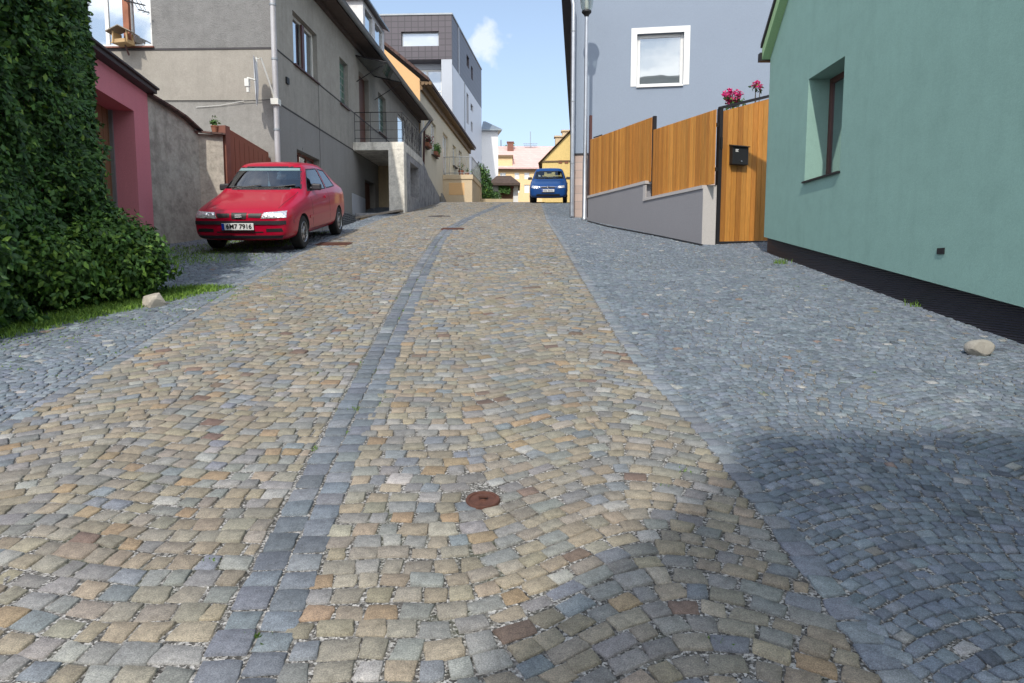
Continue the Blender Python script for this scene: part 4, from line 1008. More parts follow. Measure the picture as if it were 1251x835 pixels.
mb.prism([e0, e1, r1, r0], (0, 0, .16)); l0, l1 = bg.at(-.12, EB-.1, -12.6), bg.at(bg.L+.4, EB-.1, -12.6); mb.prism([r0, r1, l1, l0], (0, 0, .16))
mb.build('roof', M['rooftile'], H4)
mb = MB(); mb.prism([bg.at(-.1, EB-.13, .002), bg.at(bg.L+.35, EB-.13, .002), bg.at(bg.L+.35, EB-.16, .42), bg.at(-.1, EB-.16, .42)], (0, 0, -.03)); mb.prism([bg.at(.0, EB-.5, .003), bg.at(bg.L, EB-.5, .003), bg.at(bg.L, EB-.17, .003), bg.at(0, EB-.17, .003)], bg.n*.12)
for i in range(3): mb.tube([bg.at(-.1, EB-.22, .15+i*.18), bg.at(.35, EB-.22, .15+i*.18)], .09, 6)
mb.build('eaves', M['soffitl'], H4)
for i, h in enumerate(fb): window(bg, h, H4, M['white'], M['curtain'], .12, .09, 2 if i < 2 else 1, 1, sill=M['soffit'], sillout=.14)
mb = MB(); bg.bx(mb, 5.2, 7.6, 3.0, 4.1, .0, .12); mb.prism([bg.at(5.0, 3.3, .12), bg.at(7.8, 3.3, .12), bg.at(7.8, 3.55, .12), bg.at(5.0, 4.25, .12)], bg.n*.1); mb.build('base_patch', M['endgrey'], H4)
# terrace
t0 = bg.px(541, 215)[0]; zT = bg.px(541, 214)[1]
to = 1.75
mb = MB(); bg.bx(mb, t0, t0+4.2, 2.9, zT-.25, .004, to-.05, 0); bg.bx(mb, t0-.05, t0+4.25, zT-.25, zT, .004, to, 0); bg.bx(mb, t0-.01, t0-.001, 4.3, 5.0, .35, 1.25, 1)
for i in range(8): bg.bx(mb, t0+4.26+i*.3, t0+4.26+i*.3+.298, 2.9, zT-.2*(i+1), .1, to, 0)
mb.build('terrace', [M['ochre'], M['peach']], H4, bevel=.01)
mb = MB()
A_ = [bg.at(t0, 0, .05), bg.at(t0, 0, to-.06), bg.at(t0+4.2, 0, to-.06), bg.at(t0+6.2, -1.2, to-.06)]
for (a, b, n) in ((A_[0], A_[1], 5), (A_[1], A_[2], 14)):
    for z in (.1, 1.0): mb.tube([a+Vector((0, 0, zT+z)), b+Vector((0, 0, zT+z))], .02, 5)
    for i in range(n*1+1): p = a.lerp(b, i/n); mb.tube([p+Vector((0, 0, zT)), p+Vector((0, 0, zT+1.0))], .013, 5)
a, b = A_[2], A_[3]; b = Vector((b.x, b.y, 0)); a = Vector((a.x, a.y, 0))
for i in range(8): p = a.lerp(b, i/7); mb.tube([p+Vector((0, 0, zT-1.3*i/7)), p+Vector((0, 0, zT+1-1.3*i/7))], .013, 5)
mb.tube([a+Vector((0, 0, zT+1)), b+Vector((0, 0, zT-.3))], .02, 5)
mb.build('railing', M['zinc'], H4)
def flowerbox(u, z, label, n, pal, w=.9):
    p = bg.at(u, z, .16); T = thing('flower_box', label, 'flower box', p, 'flower boxes on the beige house'); mb = MB(); bg.bx(mb, u-w/2, u+w/2, z, z+.18, .06, .26); mb.build('trough', M['terracotta'], T)
    a, b = blob((p.x+.02, p.y, p.z+.38), (.22, w*.5, .30), n, .9); leaves('foliage', a, b, .085, M['leaf'], T, pal)
flowerbox((fb[0][0]+fb[0][1])/2+.05, fb[0][2]+.02, 'dark reddish flower box under the first window of the beige house', 260, [(2, (.03, .05, .02)), (1, (.20, .03, .04))])
flowerbox((fb[1][0]+fb[1][1])/2, fb[1][2]+.02, 'bright green flower box under the second window of the beige house', 420, [(1, (.08, .20, .03)), (1, (.12, .26, .05))])
potplant('potted_flower', bg.at(t0+.4, zT, 1.0), 'red flowering plant in a pot on the ochre terrace', .16, flower=[(1, (.6, .08, .05)), (1, (.55, .2, .12))], n=120, h=.35, spread=.22, cat='potted plant')
potplant('potted_flower', bg.at(t0+.5, zT, 1.35), 'small dark potted plant beside the red one on the ochre terrace', .14, n=90, h=.22, spread=.14)
# ================================================================== MODERN BLOCK
mA = Vector((-4.65, 56.0)); mB = Vector((-3.02, 71.0))
ms = Plane(mA, mB, 1); mf = Plane((mA.x-13, mA.y+.6), (mA.x, mA.y), 1)
H5 = thing('apartment_block', 'modern block with charcoal tiled upper storeys above pale cladding behind the beige house', 'building', (mA.x, mA.y, 3.85))
ZM = 19.6; zt_ = 15.9; zc = 16.3
fw_ = mf.hole(490, 536, 39, 57); fw2 = mf.hole(514, 539.5, 80, 121)
sh = [ms.hole(570, 573, 66, 80), ms.hole(575.5, 577.5, 80, 96)]
sl = [ms.hole(570, 572.5, 113, 150), ms.hole(575, 578, 126, 134), ms.hole(575.3, 577.5, 148, 160)]
mb = MB()
mf.wall(mb, 0, mf.L, zc, ZM, [fw_], .35, m=0); ms.wall(mb, 0, ms.L, zt_, ZM, sh, .3, m=0)
mb.quad(mf.at(0, zc), mf.at(mf.L, zc), mf.at(mf.L, zc, -1.3), mf.at(0, zc, -1.3), 0)
c1_ = ms.at(ms.L, 0); c2_ = c1_+Vector((-1.5, 5, 0)); 
mb.quad(Vector((c1_.x, c1_.y, zt_)), Vector((c2_.x, c2_.y, zt_)), Vector((c2_.x, c2_.y, ZM)), Vector((c1_.x, c1_.y, ZM)))
mb.quad(mf.at(0, ZM), mf.at(mf.L, ZM), Vector((c1_.x, c1_.y, ZM)), Vector((c1_.x-13, c1_.y, ZM)))
mb.build('upper_wall', M['modern'], H5)
mb = MB(); fl_ = Plane(mf.at(0, 0, -1.2).to_2d(), mf.at(mf.L, 0, -1.2).to_2d(), 1)
fl_.wall(mb, 0, mf.L-.9, 3, zc, [(mf.L-3.4, mf.L-.95, fw2[2]-.8, fw2[3])], .2)
mf.bx(mb, mf.L-.85, mf.L-.01, 3, zc-.01, -1.2, -.02)
mb.build('front_wall', M['modernpale'], H5)
mb = MB(); ms.wall(mb, .02, ms.L, 3, zt_, sl, .25); mb.quad(Vector((c1_.x, c1_.y, 3)), Vector((c2_.x, c2_.y, 3)), Vector((c2_.x, c2_.y, zt_)), Vector((c1_.x, c1_.y, zt_))); mb.build('side_wall', M['modernwhite'], H5)
mb = MB(); mf.bx(mb, -.1, mf.L+.06, ZM, ZM+.12, -.3, .06); ms.bx(mb, 0, ms.L, ZM+.002, ZM+.121, -.3, .06)
ua = ms.px(568.7, 100)[0]; ub_ = ms.px(572, 120)[0]; ms.bx(mb, ua-.6, ua-.45, 3, zt_, .0, .05); mb.build('trim', M['zinc'], H5)
mb = MB(); ua = ms.px(560, 60)[0]; ms.bx(mb, ua, ua+.18, zt_, ZM, .0, .05); mb.build('trim', M['modernpale'], H5)
M['brightpale'] = pane_mat('bright_pale_pane', (.50, .52, .54), .3)  # pale even base under the glossy reflection; no curtain behind
window(mf, fw_, H5, M['zinc'], M['brightpale'], .25, .10, 1)
window(fl_, (mf.L-3.4, mf.L-.95, fw2[2]-.8, fw2[3]), H5, M['white'], M['brightpale'], .12, .14, 2, 1)
for h in sh+sl: window(ms, h, H5, M['darkmetal'], M['pane'], .15, .08, 1)
# antenna wires on its roof
mb = MB(); a = mf.at(3.0, ZM+.1, -.4); mb.tube([a, a+Vector((0, 0, .6)), a+Vector((3.5, 0, .9))], .035, 5)
T = mb.build('aerial', M['galv'], org=a); tag(T, 'thin bent metal aerial on the roof of the charcoal tiled block', 'aerial')
# ================================================================== WHITE HOUSE
H6 = thing('white_house', 'plain white house with a shallow grey roof at the end of the street', 'house', (-2, 72.2, 3.85))
a = P(588, 160, 72.2); b = P(608.5, 160, 72.2); zw = a.z
wp = Plane((a.x, 72.2), (b.x, 72.2), 1)
mb = MB(); wp.wall(mb, 0, wp.L, 2.5, zw); mb.quad(Vector((b.x, 72.2, 2.5)), Vector((b.x-1.6, 82, 2.5)), Vector((b.x-1.6, 82, zw)), Vector((b.x, 72.2, zw))); mb.build('wall', M['farwhite'], H6)
mb = MB(); e = P(613.5, 162, 71.7); x_ = P(588, 160, 71.7).x; top = P(588, 148.5, 76).z; q = [(x_, 71.7, zw-.05), (e.x, 71.7, zw-.05), (e.x-1.5, 81, zw-.05), (x_, 81, zw-.05)]
qq = [(a_, b_, c_+.12) for a_, b_, c_ in q]; t0_, t1_ = (x_, 76, top), (x_+.25, 76, top)
mb.add(q+qq+[t0_, t1_], [(3, 2, 1, 0), (0, 1, 5, 4), (1, 2, 6, 5), (4, 5, 9, 8), (5, 6, 9), (6, 7, 8, 9), (0, 4, 8, 7, 3)])
mb.build('roof', M['greyroof'], H6)
# ================================================================== APRICOT LONG HOUSE, pale red roof
H7 = thing('apricot_house', 'long apricot house with a pale red roof closing the end of the street', 'house', (0, 84, 3.85))
D = 84; a = P(600, 205, D); b = P(700, 213, D); ze = P(660, 207, D).z
ap = Plane((a.x, D), (b.x+2, D), 1)
hs = []
for (x0, x1) in ((610.5, 618), (628.5, 634.5), (640.5, 647), (655, 661)): hs.append(ap.hole(x0, x1, 211, 219))
for (x0, x1) in ((628.5, 634.5), (640.5, 647)): hs.append(ap.hole(x0, x1, 226, 236))
mb = MB(); ap.wall(mb, 0, ap.L, 2.5, ze, hs, .25); mb.build('wall', M['farcream'], H7)
mb = MB(); u0 = ap.px(600, 200)[0]; u1 = ap.px(626, 200)[0]; ap.bx(mb, u0, u1, ze-.0, ze+1.35, -3, .1); mb.build('parapet', M['farcream'], H7)
mb = MB(); ap.bx(mb, u0, u1+.1, ze+1.35, ze+1.6, -3.2, .3); ap.bx(mb, 0, ap.L, ze-.3, ze-.05, 0, .25); mb.build('cornice', M['soffitl'], H7)
mb = MB(); rz = P(640, 180.5, D+5).z; mb.prism([(a.x, D-.5, ze-.02), (b.x+2, D-.5, ze-.02), (b.x+2, D+5, rz), (a.x, D+5, rz)], (0, 0, .15)); mb.prism([(a.x, D+10, ze), (b.x+2, D+10, ze), (b.x+2, D+5, rz), (a.x, D+5, rz)][::-1], (0, 0, .15))
rf = mb.build('roof', M['pinkroof'], H7)
mb = MB(); c = P(623.5, 180, D+4); mb.box(c.x, c.y, c.z-.6, .75, .7, 2.2); mb.box(c.x, c.y, c.z+.55, .9, .85, .12); mb.build('chimney', M['redbrown'], rf)
for h in hs: window(ap, h, H7, M['white'], M['curtain'], .1, .12, 2)
mb = MB(); a_ = P(648, 181, D+4.5); mb.tube([a_, a_+Vector((0, 0, 2.0))], .04, 5)
for i in range(3): mb.tube([a_+Vector((-.9+.1*i, 0, .5-.2*i)), a_+Vector((.9-.1*i, 0, .5-.2*i))], .03, 5)
for i in range(6): mb.tube([a_+Vector((-.8+.3*i, -.25, .5)), a_+Vector((-.8+.3*i, .25, .5))], .02, 5)
T = mb.build('television_aerial', M['zinc'], org=a_); tag(T, 'thin television aerial on the ridge of the pale red roof', 'aerial')
# ================================================================== YELLOW GABLE HOUSE
H8 = thing('yellow_house', 'yellow house with a steep plain gable beside the parked blue car', 'house', (4, 47, 3.85))
D = 47; l = P(662.5, 197.5, D); r = P(735, 190, D); pk = P(702, 157, D); mid = P(700, 186, D)
yp = Plane((l.x, D), (r.x, D-.6), 1); u_pk = pk.x-l.x
mb = MB(); yp.wall(mb, 0, yp.L, 2.5, l.z); mb.add([yp.at(0, l.z), yp.at(yp.L, l.z), yp.at(u_pk, pk.z)], [(0, 1, 2)]); mb.quad(Vector((l.x, D, 2.5)), Vector((l.x, D, l.z)), Vector((l.x+.8, D+12, l.z)), Vector((l.x+.8, D+12, 2.5))); mb.build('wall', M['faryellow'], H8)
mb = MB(); p = [yp.at(-.25, l.z-.15, .2), yp.at(u_pk, pk.z+.06, .2), yp.at(yp.L+.3, l.z-.1, .2)]
for i in (0, 1): mb.prism([p[i], p[i+1], p[i+1]+Vector((.8, 12, 0)), p[i]+Vector((.8, 12, 0))], (0, 0, .04))
rf = mb.build('roof', M['soffitl'], H8)
mb = MB(); mb.prism([yp.at(0, l.z-.05, .003), yp.at(yp.L, l.z-.05, .003), yp.at(yp.L, l.z+.03, .003), yp.at(0, l.z+.03, .003)], yp.n*.06); mb.build('cornice', M['soffitl'], H8)
for k, (px_, h_) in enumerate(((691.5, 3.0), (683, 1.6))):
    mb = MB(); c = P(px_, 172, D+3); zr = l.z+(c.x-l.x)*.95; mb.box(c.x, c.y, P(0, 163 if k == 0 else 170, D+3).z-.8, .55, .55, 1.8); mb.box(c.x, c.y, P(0, 163 if k == 0 else 170, D+3).z+.12, .7, .7, .1); mb.build('chimney', M['ochre'], rf)
for px_ in (684.5, 692): mb = MB(); a = yp.px(px_, 198); yp.bx(mb, a[0]-.12, a[0]+.12, a[1]-.1, a[1]+.1, .002, .04); mb.build('vent', M['terracotta'], H8)
# ================================================================== SHED
T = thing('shed', 'low white shed with brown plank doors and a dark brown roof at the street end', 'shed', (-.6, 50, 3.85))
D = 50; a = P(601, 226, D); b = P(633, 226, D); zz_ = a.z
sp2 = Plane((a.x, D), (b.x, D), 1); h_ = sp2.hole(611, 627, 228, 246.5); h_ = (h_[0], h_[1], 3.9, h_[3])
mb = MB(); sp2.wall(mb, 0, sp2.L, 3.2, zz_, [h_], .15); mb.quad(sp2.at(sp2.L, 3.2), sp2.at(sp2.L, 3.2, -2.5), sp2.at(sp2.L, zz_, -2.5), sp2.at(sp2.L, zz_)); mb.quad(sp2.at(0, 3.2), sp2.at(0, 3.2, -2.5), sp2.at(0, zz_, -2.5), sp2.at(0, zz_)); mb.build('wall', M['farwhite'], T)
mb = MB(); l = P(596.5, 224, D-.5); r = P(635.5, 224, D-.5); c1 = P(607, 214.5, D); c2 = P(624, 214.5, D)
mb.add([(l.x, D-.6, l.z), (r.x, D-.6, r.z), (r.x, D+2.8, r.z), (l.x, D+2.8, l.z), (c1.x, D+.2, c1.z), (c2.x, D+.2, c2.z), (c2.x, D+2, c2.z), (c1.x, D+2, c1.z)], [(0, 1, 5, 4), (1, 2, 6, 5), (2, 3, 7, 6), (3, 0, 4, 7), (4, 5, 6, 7)])
mb.obox((l.x, D-.62, l.z-.16), (r.x-l.x, 0, 0), (0, 3.4, 0), (0, 0, .157)); mb.build('roof', M['soffit'], T)
mb = MB(); sp2.bx(mb, h_[0]-.1, h_[1]+.05, zz_-.25, zz_-.01, .002, .06); mb.build('lintel', M['redbrown'], T)
mb = MB(); sp2.bx(mb, h_[0], h_[1], 3.9, h_[3]-.02, -.14, -.1)
for i in range(8): w_ = (h_[1]-h_[0])/8; sp2.bx(mb, h_[0]+i*w_+.01, h_[0]+(i+1)*w_-.01, 3.9, h_[3]-.02, -.1, -.08)
mb.build('door', M['garagedoor'], T)
c = P(626, 232, 49.6); T = thing('climbing_plant', 'green climbing plant hanging in front of the brown shed doors', 'plant', (c.x-1, 49.6, 4.0))
pp = rng.random((900, 3)); p = np.stack([P(609, 0, 49.6).x+pp[:, 0]*.75, 49.6+pp[:, 1]*.25, P(0, 234, 49.6).z+pp[:, 2]*.45-pp[:, 0]*.1], 1); p = p[:420]; leaves('foliage', p, np.tile([0, -1, .2], (420, 1)), .12, M['leaf'], T, [(1, (.05, .13, .02)), (1, (.07, .17, .03))])
mb = MB(); mb.tube([(c.x-.9, 49.75, 3.6), (c.x-.85, 49.7, P(0, 232, 49.6).z)], .02, 5); mb.build('stem', M['bark'], T)
# garden shrubs beyond the terrace
def shrub(name, c, r, n, label, size, pal=LEAFPAL, stem=True, cat='shrub'):
    T = thing(name, label, cat, (c[0], c[1], gzf(c[0], c[1]))); a, b = blob(c, r, n, .5, .12); leaves('foliage', a, b, size, M['leaf'], T, pal); mb = MB(); g0 = gzf(c[0], c[1])
    for k in range(5): mb.tube([(c[0], c[1], g0-.05), (c[0]+random.uniform(-.5, .5)*r[0], c[1]+random.uniform(-.5, .5)*r[1], c[2]+r[2]*.4)], [.05, .015], 5)
    mb.build('stem', M['bark'], T)
c = P(587, 224, 46); shrub('shrub', (c.x, 46, c.z-.3), (.75, .8, 1.5), 5200, 'tall rounded dark green shrub beyond the ochre terrace', .12)
c = P(601, 238, 48); shrub('shrub', (c.x, 48, c.z-.3), (.65, .6, .6), 2000, 'low green shrub between the tall shrub and the shed', .12, [(1, (.04, .10, .02)), (1, (.07, .15, .03))])
mb = MB(); c = P(600, 243.5, 45); mb.box(c.x+.1, 45, c.z-.45, 2.6, .3, .9); T = mb.build('low_wall', M['ochre_in'], org=(c.x, 45, c.z-.8)); tag(T, 'low weathered garden wall under the shrubs at the crest of the street', 'wall')
def tree(c, h, r, n, label, size):
    T = thing('tree', label, 'tree', (c[0], c[1], c[2])); mb = MB(); top = Vector((c[0], c[1], c[2]+h)); mb.tube([(c[0], c[1], c[2]-.2), (c[0]+.1, c[1], c[2]+h*.4), top], [.3, .22, .05], 8)
    P_ = []; N_ = []
    for k in range(11):
        a = random.uniform(0, 2*PI); rr = r*random.uniform(.2, .75); z = c[2]+h*random.uniform(.5, .95); q = (c[0]+math.cos(a)*rr, c[1]+math.sin(a)*rr, z)
        mb.tube([(c[0], c[1], c[2]+h*.42), q], [.12, .03], 6); a_, b_ = blob(q, (r*.42, r*.42, r*.34), n//11, .8); P_.append(a_); N_.append(b_)
    mb.build('trunk', M['bark'], T, smooth=True); leaves('crown', np.concatenate(P_), np.concatenate(N_), size, M['leaf'], T, [(1, (.07, .14, .03)), (1, (.10, .19, .04))])
c = P(612, 178, 105); tree((c.x, 105, 3.0), c.z-2.2, 3.2, 5000, 'pale green tree rising behind the pale red roof', .28)
# ================================================================== CARS
def paint(name, c):
    t = NT(name); t.col(c); t.set(Roughness=.32, Metallic=0); t.b.inputs['Coat Weight'].default_value = .4; t.b.inputs['Coat Roughness'].default_value = .05; t.b.inputs['Specular IOR Level'].default_value = .3; return t.m
M['red'] = paint('red_car_paint', (.40, .001, .026)); M['bluep'] = paint('blue_car_paint', (.010, .065, .24))
M['cabin'] = plain('cabin_plastic', (.03, .032, .036), .8); M['seat'] = plain('seat_fabric', (.045, .055, .075), .9)
M['trimblk'] = plain('black_bumper_trim', (.022, .02, .025), .55); M['tyre'] = plain('tyre_rubber', (.018, .018, .018), .85)
M['alloy'] = plain('alloy_wheel', (.42, .42, .43), .38, .7, var=.05); M['chrome'] = plain('chrome', (.7, .7, .72), .12, 1, var=.02)
M['plate'] = plain('plate_white', (.75, .75, .75), .4, var=.02); M['eu'] = plain('plate_blue', (.01, .04, .35), .4); M['ink'] = plain('plate_ink', (.01, .01, .01), .5)
M['glassred'] = clear_glass('red_car_glass', (.34, .50, .58), .14); M['glassblue'] = clear_glass('blue_car_glass', (.72, .80, .80), .06)
M['strip'] = plain('sun_strip', (.20, .30, .31), .3)
def lamp_mat():
    t = NT('headlamp'); v = t.new('ShaderNodeTexVoronoi'); v.inputs['Scale'].default_value = 22; t.link(t.co, v.inputs['Vector'])
    t.col(t.ramp(v.outputs['Distance'], [(.1, (.62, .64, .67)), (.6, (.85, .86, .88))])); t.set(Roughness=.12, Metallic=.55); t.b.inputs['Coat Weight'].default_value = 1; t.bump(v.outputs['Distance'], .5, .02); return t.m
M['headlamp'] = lamp_mat(); M['indicator'] = plain('indicator_lens', (.75, .38, .12), .2); M['taillamp'] = plain('tail_lamp', (.35, .01, .01), .2)
def textmesh(s, h, mat, name, parent, mtx, bold=.0):
    cu = bpy.data.curves.new('t', 'FONT'); cu.body = s; cu.size = h; cu.extrude = .001; cu.offset = bold; cu.align_x = 'CENTER'; cu.align_y = 'CENTER'
    o = bpy.data.objects.new('t', cu); COL.objects.link(o); dg = bpy.context.evaluated_depsgraph_get(); me = bpy.data.meshes.new_from_object(o.evaluated_get(dg)); bpy.data.objects.remove(o)
    me.transform(mtx); me.materials.clear(); me.materials.append(mat); ob = bpy.data.objects.new(name, me); COL.objects.link(ob); ob.parent = parent; ORG[ob.name] = Vector(); return ob
def make_car(name, label, loc, yaw, secs, wheels, wr, pm, glass, WS, RW, SW, cab, seed=0, style='red'):
    T = thing(name, label, 'car', (0, 0, 0), 'cars parked in the street')
    # body loft
    bm = bmesh.new(); rings = []
    for (x, w, zb, zs, y7, z7, y8, z8, z9) in secs:
        h = zs-zb
        pts = [(0, zb), (w*.80, zb), (w*.965, zb+.10*h+.01), (w*.995, zb+h*.33), (w, zb+h*.62), (w*.992, zb+h*.86), (w*.945, zs), (y7, z7), (y8, z8), (0, z9)]
        full = pts+[(-y, z) for (y, z) in pts[-2:0:-1]]
        rings.append([bm.verts.new((x, y, z)) for (y, z) in full])
    n = len(rings[0])
    for a, b in zip(rings, rings[1:]):
        for k in range(n): bm.faces.new((a[k], a[(k+1) % n], b[(k+1) % n], b[k]))
    bm.faces.new(rings[0][::-1]); bm.faces.new(rings[-1])
    bmesh.ops.recalc_face_normals(bm, faces=bm.faces[:])
    cl = bm.edges.layers.float.new('crease_edge')
    for e in bm.edges:
        i = [r for r in range(len(rings)) for v in e.verts if v in rings[r]]
        ks = [rings[i[0]].index(e.verts[0])if e.verts[0] in rings[i[0]] else rings[i[1]].index(e.verts[0])]
        if i[0] != i[1] and ks[0] in (6, 14-2): e[cl] = .35
    me = bpy.data.meshes.new('body'); bm.to_mesh(me); bm.free(); me.materials.append(pm); me.materials.append(M['cabin'])
    body = bpy.data.objects.new('body', me); COL.objects.link(body); sb = body.modifiers.new('s', 'SUBSURF'); sb.levels = 3; sb.render_levels = 3
    def bake(o):
        dg = bpy.context.evaluated_depsgraph_get(); m2 = bpy.data.meshes.new_from_object(o.evaluated_get(dg)); o.modifiers.clear(); o.data = m2
    bake(body); bmt = bmesh.new(); bmt.from_mesh(body.data); bvh = BVHTree.FromBMesh(bmt); bmt.free()
    def cast(p, d):
        h = bvh.ray_cast(Vector(p), Vector(d)); return h[0], h[1]
    def patch(c4, ax, off=.005, nu=8, nv=4, nm='panel', mat=None, parent=None, skirt=.012, build=True):
        """c4 four 2D corners; ax 'f' from front (y,z), 'r' rear (y,z), 's'+/-1 side (x,z), 't' top (x,y)"""
        vs = []; fs = []
        for i in range(nu+1):
            for j in range(nv+1):
                a, b = i/nu, j/nv
                p = [(c4[0][k]*(1-a)+c4[1][k]*a)*(1-b)+(c4[3][k]*(1-a)+c4[2][k]*a)*b for k in (0, 1)]
                if ax == 'f': o, d = (-2, p[0], p[1]), (1, 0, 0)
                elif ax == 'r': o, d = (7, p[0], p[1]), (-1, 0, 0)
                elif ax == 't': o, d = (p[0], p[1], 3), (0, 0, -1)
                elif ax == 's1': o, d = (p[0], 3, p[1]), (0, -1, 0)
                else: o, d = (p[0], -3, p[1]), (0, 1, 0)
                hit, nr = cast(o, d)
                if hit is None: hit = Vector(vs[-1]) if vs else Vector(o); nr = -Vector(d)
                vs.append(hit-Vector(d)*off)
        m = nv+1
        for i in range(nu):
            for j in range(nv): fs.append((i*m+j, (i+1)*m+j, (i+1)*m+j+1, i*m+j+1))
        dvec = {'f': (1, 0, 0), 'r': (-1, 0, 0), 't': (0, 0, -1), 's1': (0, -1, 0), 's-1': (0, 1, 0)}[ax]; dv = Vector(dvec)*skirt
        bd = [i*m for i in range(nu+1)]+[nu*m+j for j in range(1, nv+1)]+[i*m+nv for i in range(nu-1, -1, -1)]+[j for j in range(nv-1, 0, -1)]
        b0 = len(vs); 
        for b_ in bd: vs.append(Vector(vs[b_])+dv)
        for k in range(len(bd)): fs.append((bd[k], bd[(k+1) % len(bd)], b0+(k+1) % len(bd), b0+k))
        mb = MB(); mb.add(vs, fs)
        return mb.build(nm, mat, parent or T, local=True, smooth=True) if build else mb
    # cutters
    def cutter(mbs):
        m = MB()
        for q in mbs: q(m)
        me = bpy.data.meshes.new('c'); me.from_pydata(m.v, [], m.f); me.materials.append(M['cabin']); 
        b = bmesh.new(); b.from_mesh(me); bmesh.ops.recalc_face_normals(b, faces=b.faces[:]); b.to_mesh(me); b.free()
        o = bpy.data.objects.new('c', me); COL.objects.link(o); return o
    def cyl(m, x, y0, y1, z, r, n=36): m.prism([(x+r*math.cos(2*PI*k/n), y0, z+r*math.sin(2*PI*k/n)) for k in range(n)], (0, y1-y0, 0))
    W = secs[5][1]
    c1 = cutter([lambda m, x=x, s=s: cyl(m, x, s*(W-.24), s*(W+.2), wr-.01, wr*1.17) for x in wheels for s in (-1, 1)])
    x0, x1, x2, x3, zc0, zc1, zc2, y1_, y2_ = cab
    def cabf(m):
        for s in (1,):
            v = [(x0, -y1_, zc0), (x0, y1_, zc0), (x3, y1_, zc0), (x3, -y1_, zc0), (x0, -y1_, zc1), (x0, y1_, zc1), (x3, y1_, zc1), (x3, -y1_, zc1), (x1, -y2_, zc2), (x1, y2_, zc2), (x2, y2_, zc2), (x2, -y2_, zc2)]
            m.add(v, [(0, 1, 2, 3), (0, 4, 5, 1), (1, 5, 6, 2), (2, 6, 7, 3), (3, 7, 4, 0), (4, 8, 9, 5), (5, 9, 10, 6), (6, 10, 11, 7), (7, 11, 8, 4), (8, 11, 10, 9)])
    c2 = cutter([cabf])
    def pri(c4, ax, a, b):
        def f(m):
            if ax == 'x': m.prism([(a, y, z) for y, z in c4], (b-a, 0, 0))
            else: m.prism([(x, a, z) for x, z in c4], (0, b-a, 0))
        return f
    c3 = cutter([pri(WS, 'x', x0-.7, x1+.25), pri(RW, 'x', x2-.12, x3+1.2)])
    c4_ = cutter([pri(q, 'y', s*.44, s*1.2) for q in SW for s in (-1, 1)])
    for c in (c1, c2, c3, c4_):
        b = body.modifiers.new('b', 'BOOLEAN'); b.operation = 'DIFFERENCE'; b.object = c; b.solver = 'EXACT'
        try: b.material_mode = 'TRANSFER'
        except Exception: pass
        bake(body)
    for c in (c1, c2, c3, c4_): bpy.data.objects.remove(c)
    body.parent = T; ORG['body'] = Vector()
    if len(body.data.materials) < 1: body.data.materials.append(pm)
    body.data.polygons.foreach_set('use_smooth', [True]*len(body.data.polygons)); body.data.set_sharp_from_angle(angle=math.radians(32))
    # glass
    patch(WS, 'f', -.004, 12, 8, 'windscreen', glass, skirt=.002); patch(RW, 'r', -.004, 8, 5, 'rear_window', glass, skirt=.002)
    for s in (1, -1):
        for q in SW: patch(q, 's%d' % s, -.004, 6, 4, 'side_window', glass, skirt=.002)
    mb = MB()
    def seal(q, ax, w=.018):
        cx = sum(p[0] for p in q)/4; cy = sum(p[1] for p in q)/4
        for k in range(4):
            a, b = q[k], q[(k+1) % 4]; ln = math.hypot(b[0]-a[0], b[1]-a[1]); n0, n1 = -(b[1]-a[1])/ln, (b[0]-a[0])/ln
            if n0*(cx-a[0])+n1*(cy-a[1]) > 0: n0, n1 = -n0, -n1
            t0, t1 = (b[0]-a[0])/ln*w, (b[1]-a[1])/ln*w
            p = patch([(a[0]-t0, a[1]-t1), (b[0]+t0, b[1]+t1), (b[0]+n0*w+t0, b[1]+n1*w+t1), (a[0]+n0*w-t0, a[1]+n1*w-t1)], ax, .002, 8, 1, build=False, skirt=.004); mb.add(p.v, p.f)
    seal(WS, 'f')
    for q in SW:
        for s in (1, -1): seal(q, 's%d' % s)
    mb.build('window_seal', M['trimblk'], T, local=True)
    # interior
    for s in (-1, 1):
        mb = MB(); cx = x1+.62
        mb.obox((cx-.35, s*.36-.24, zc0+.10), (.5, 0, .04), (0, .48, 0), (0, 0, .14)); mb.obox((cx+.10, s*.36-.23, zc0+.2), (.13, 0, -.02), (0, .46, 0), (.16, 0, .52)); mb.obox((cx+.27, s*.36-.12, zc0+.76), (.09, 0, 0), (0, .24, 0), (.04, 0, .17))
        mb.build('seat', M['seat'], T, local=True, bevel=.04)
    mb = MB(); mb.obox((x3-.75, -.6, zc0+.1), (.45, 0, 0), (0, 1.2, 0), (0, 0, .18)); mb.obox((x3-.42, -.6, zc0+.2), (.12, 0, 0), (0, 1.2, 0), (.12, 0, .40)); mb.build('rear_seat', M['seat'], T, local=True, bevel=.03)
    mb = MB(); mb.obox((x0+.02, -y1_+.01, zc1-.28), (.42, 0, 0), (0, 2*y1_-.02, 0), (0, 0, .24)); mb.build('dashboard', M['cabin'], T, local=True, bevel=.04)
    mb = MB(); sc_ = Vector((x0+.62, .36, zc1-.10)); axx = Vector((-.85, 0, -.5)).normalized(); sd = Vector((0, 1, 0)); up_ = axx.cross(sd); mb.tube([sc_+(sd*math.cos(k*PI/12)+up_*math.sin(k*PI/12))*.18 for k in range(25)], .015, 6, cap=False); mb.tube([sc_-sd*.17, sc_+sd*.17], .02, 5); mb.build('steering_wheel', M['cabin'], T, local=True, smooth=True)
    mb = MB(); zt = WS[2][1]; mb.obox((x1-.02, -.11, zt-.09), (.03, 0, 0), (0, .22, 0), (0, 0, .06)); mb.build('interior_mirror', M['black'], T, local=True, bevel=.01)
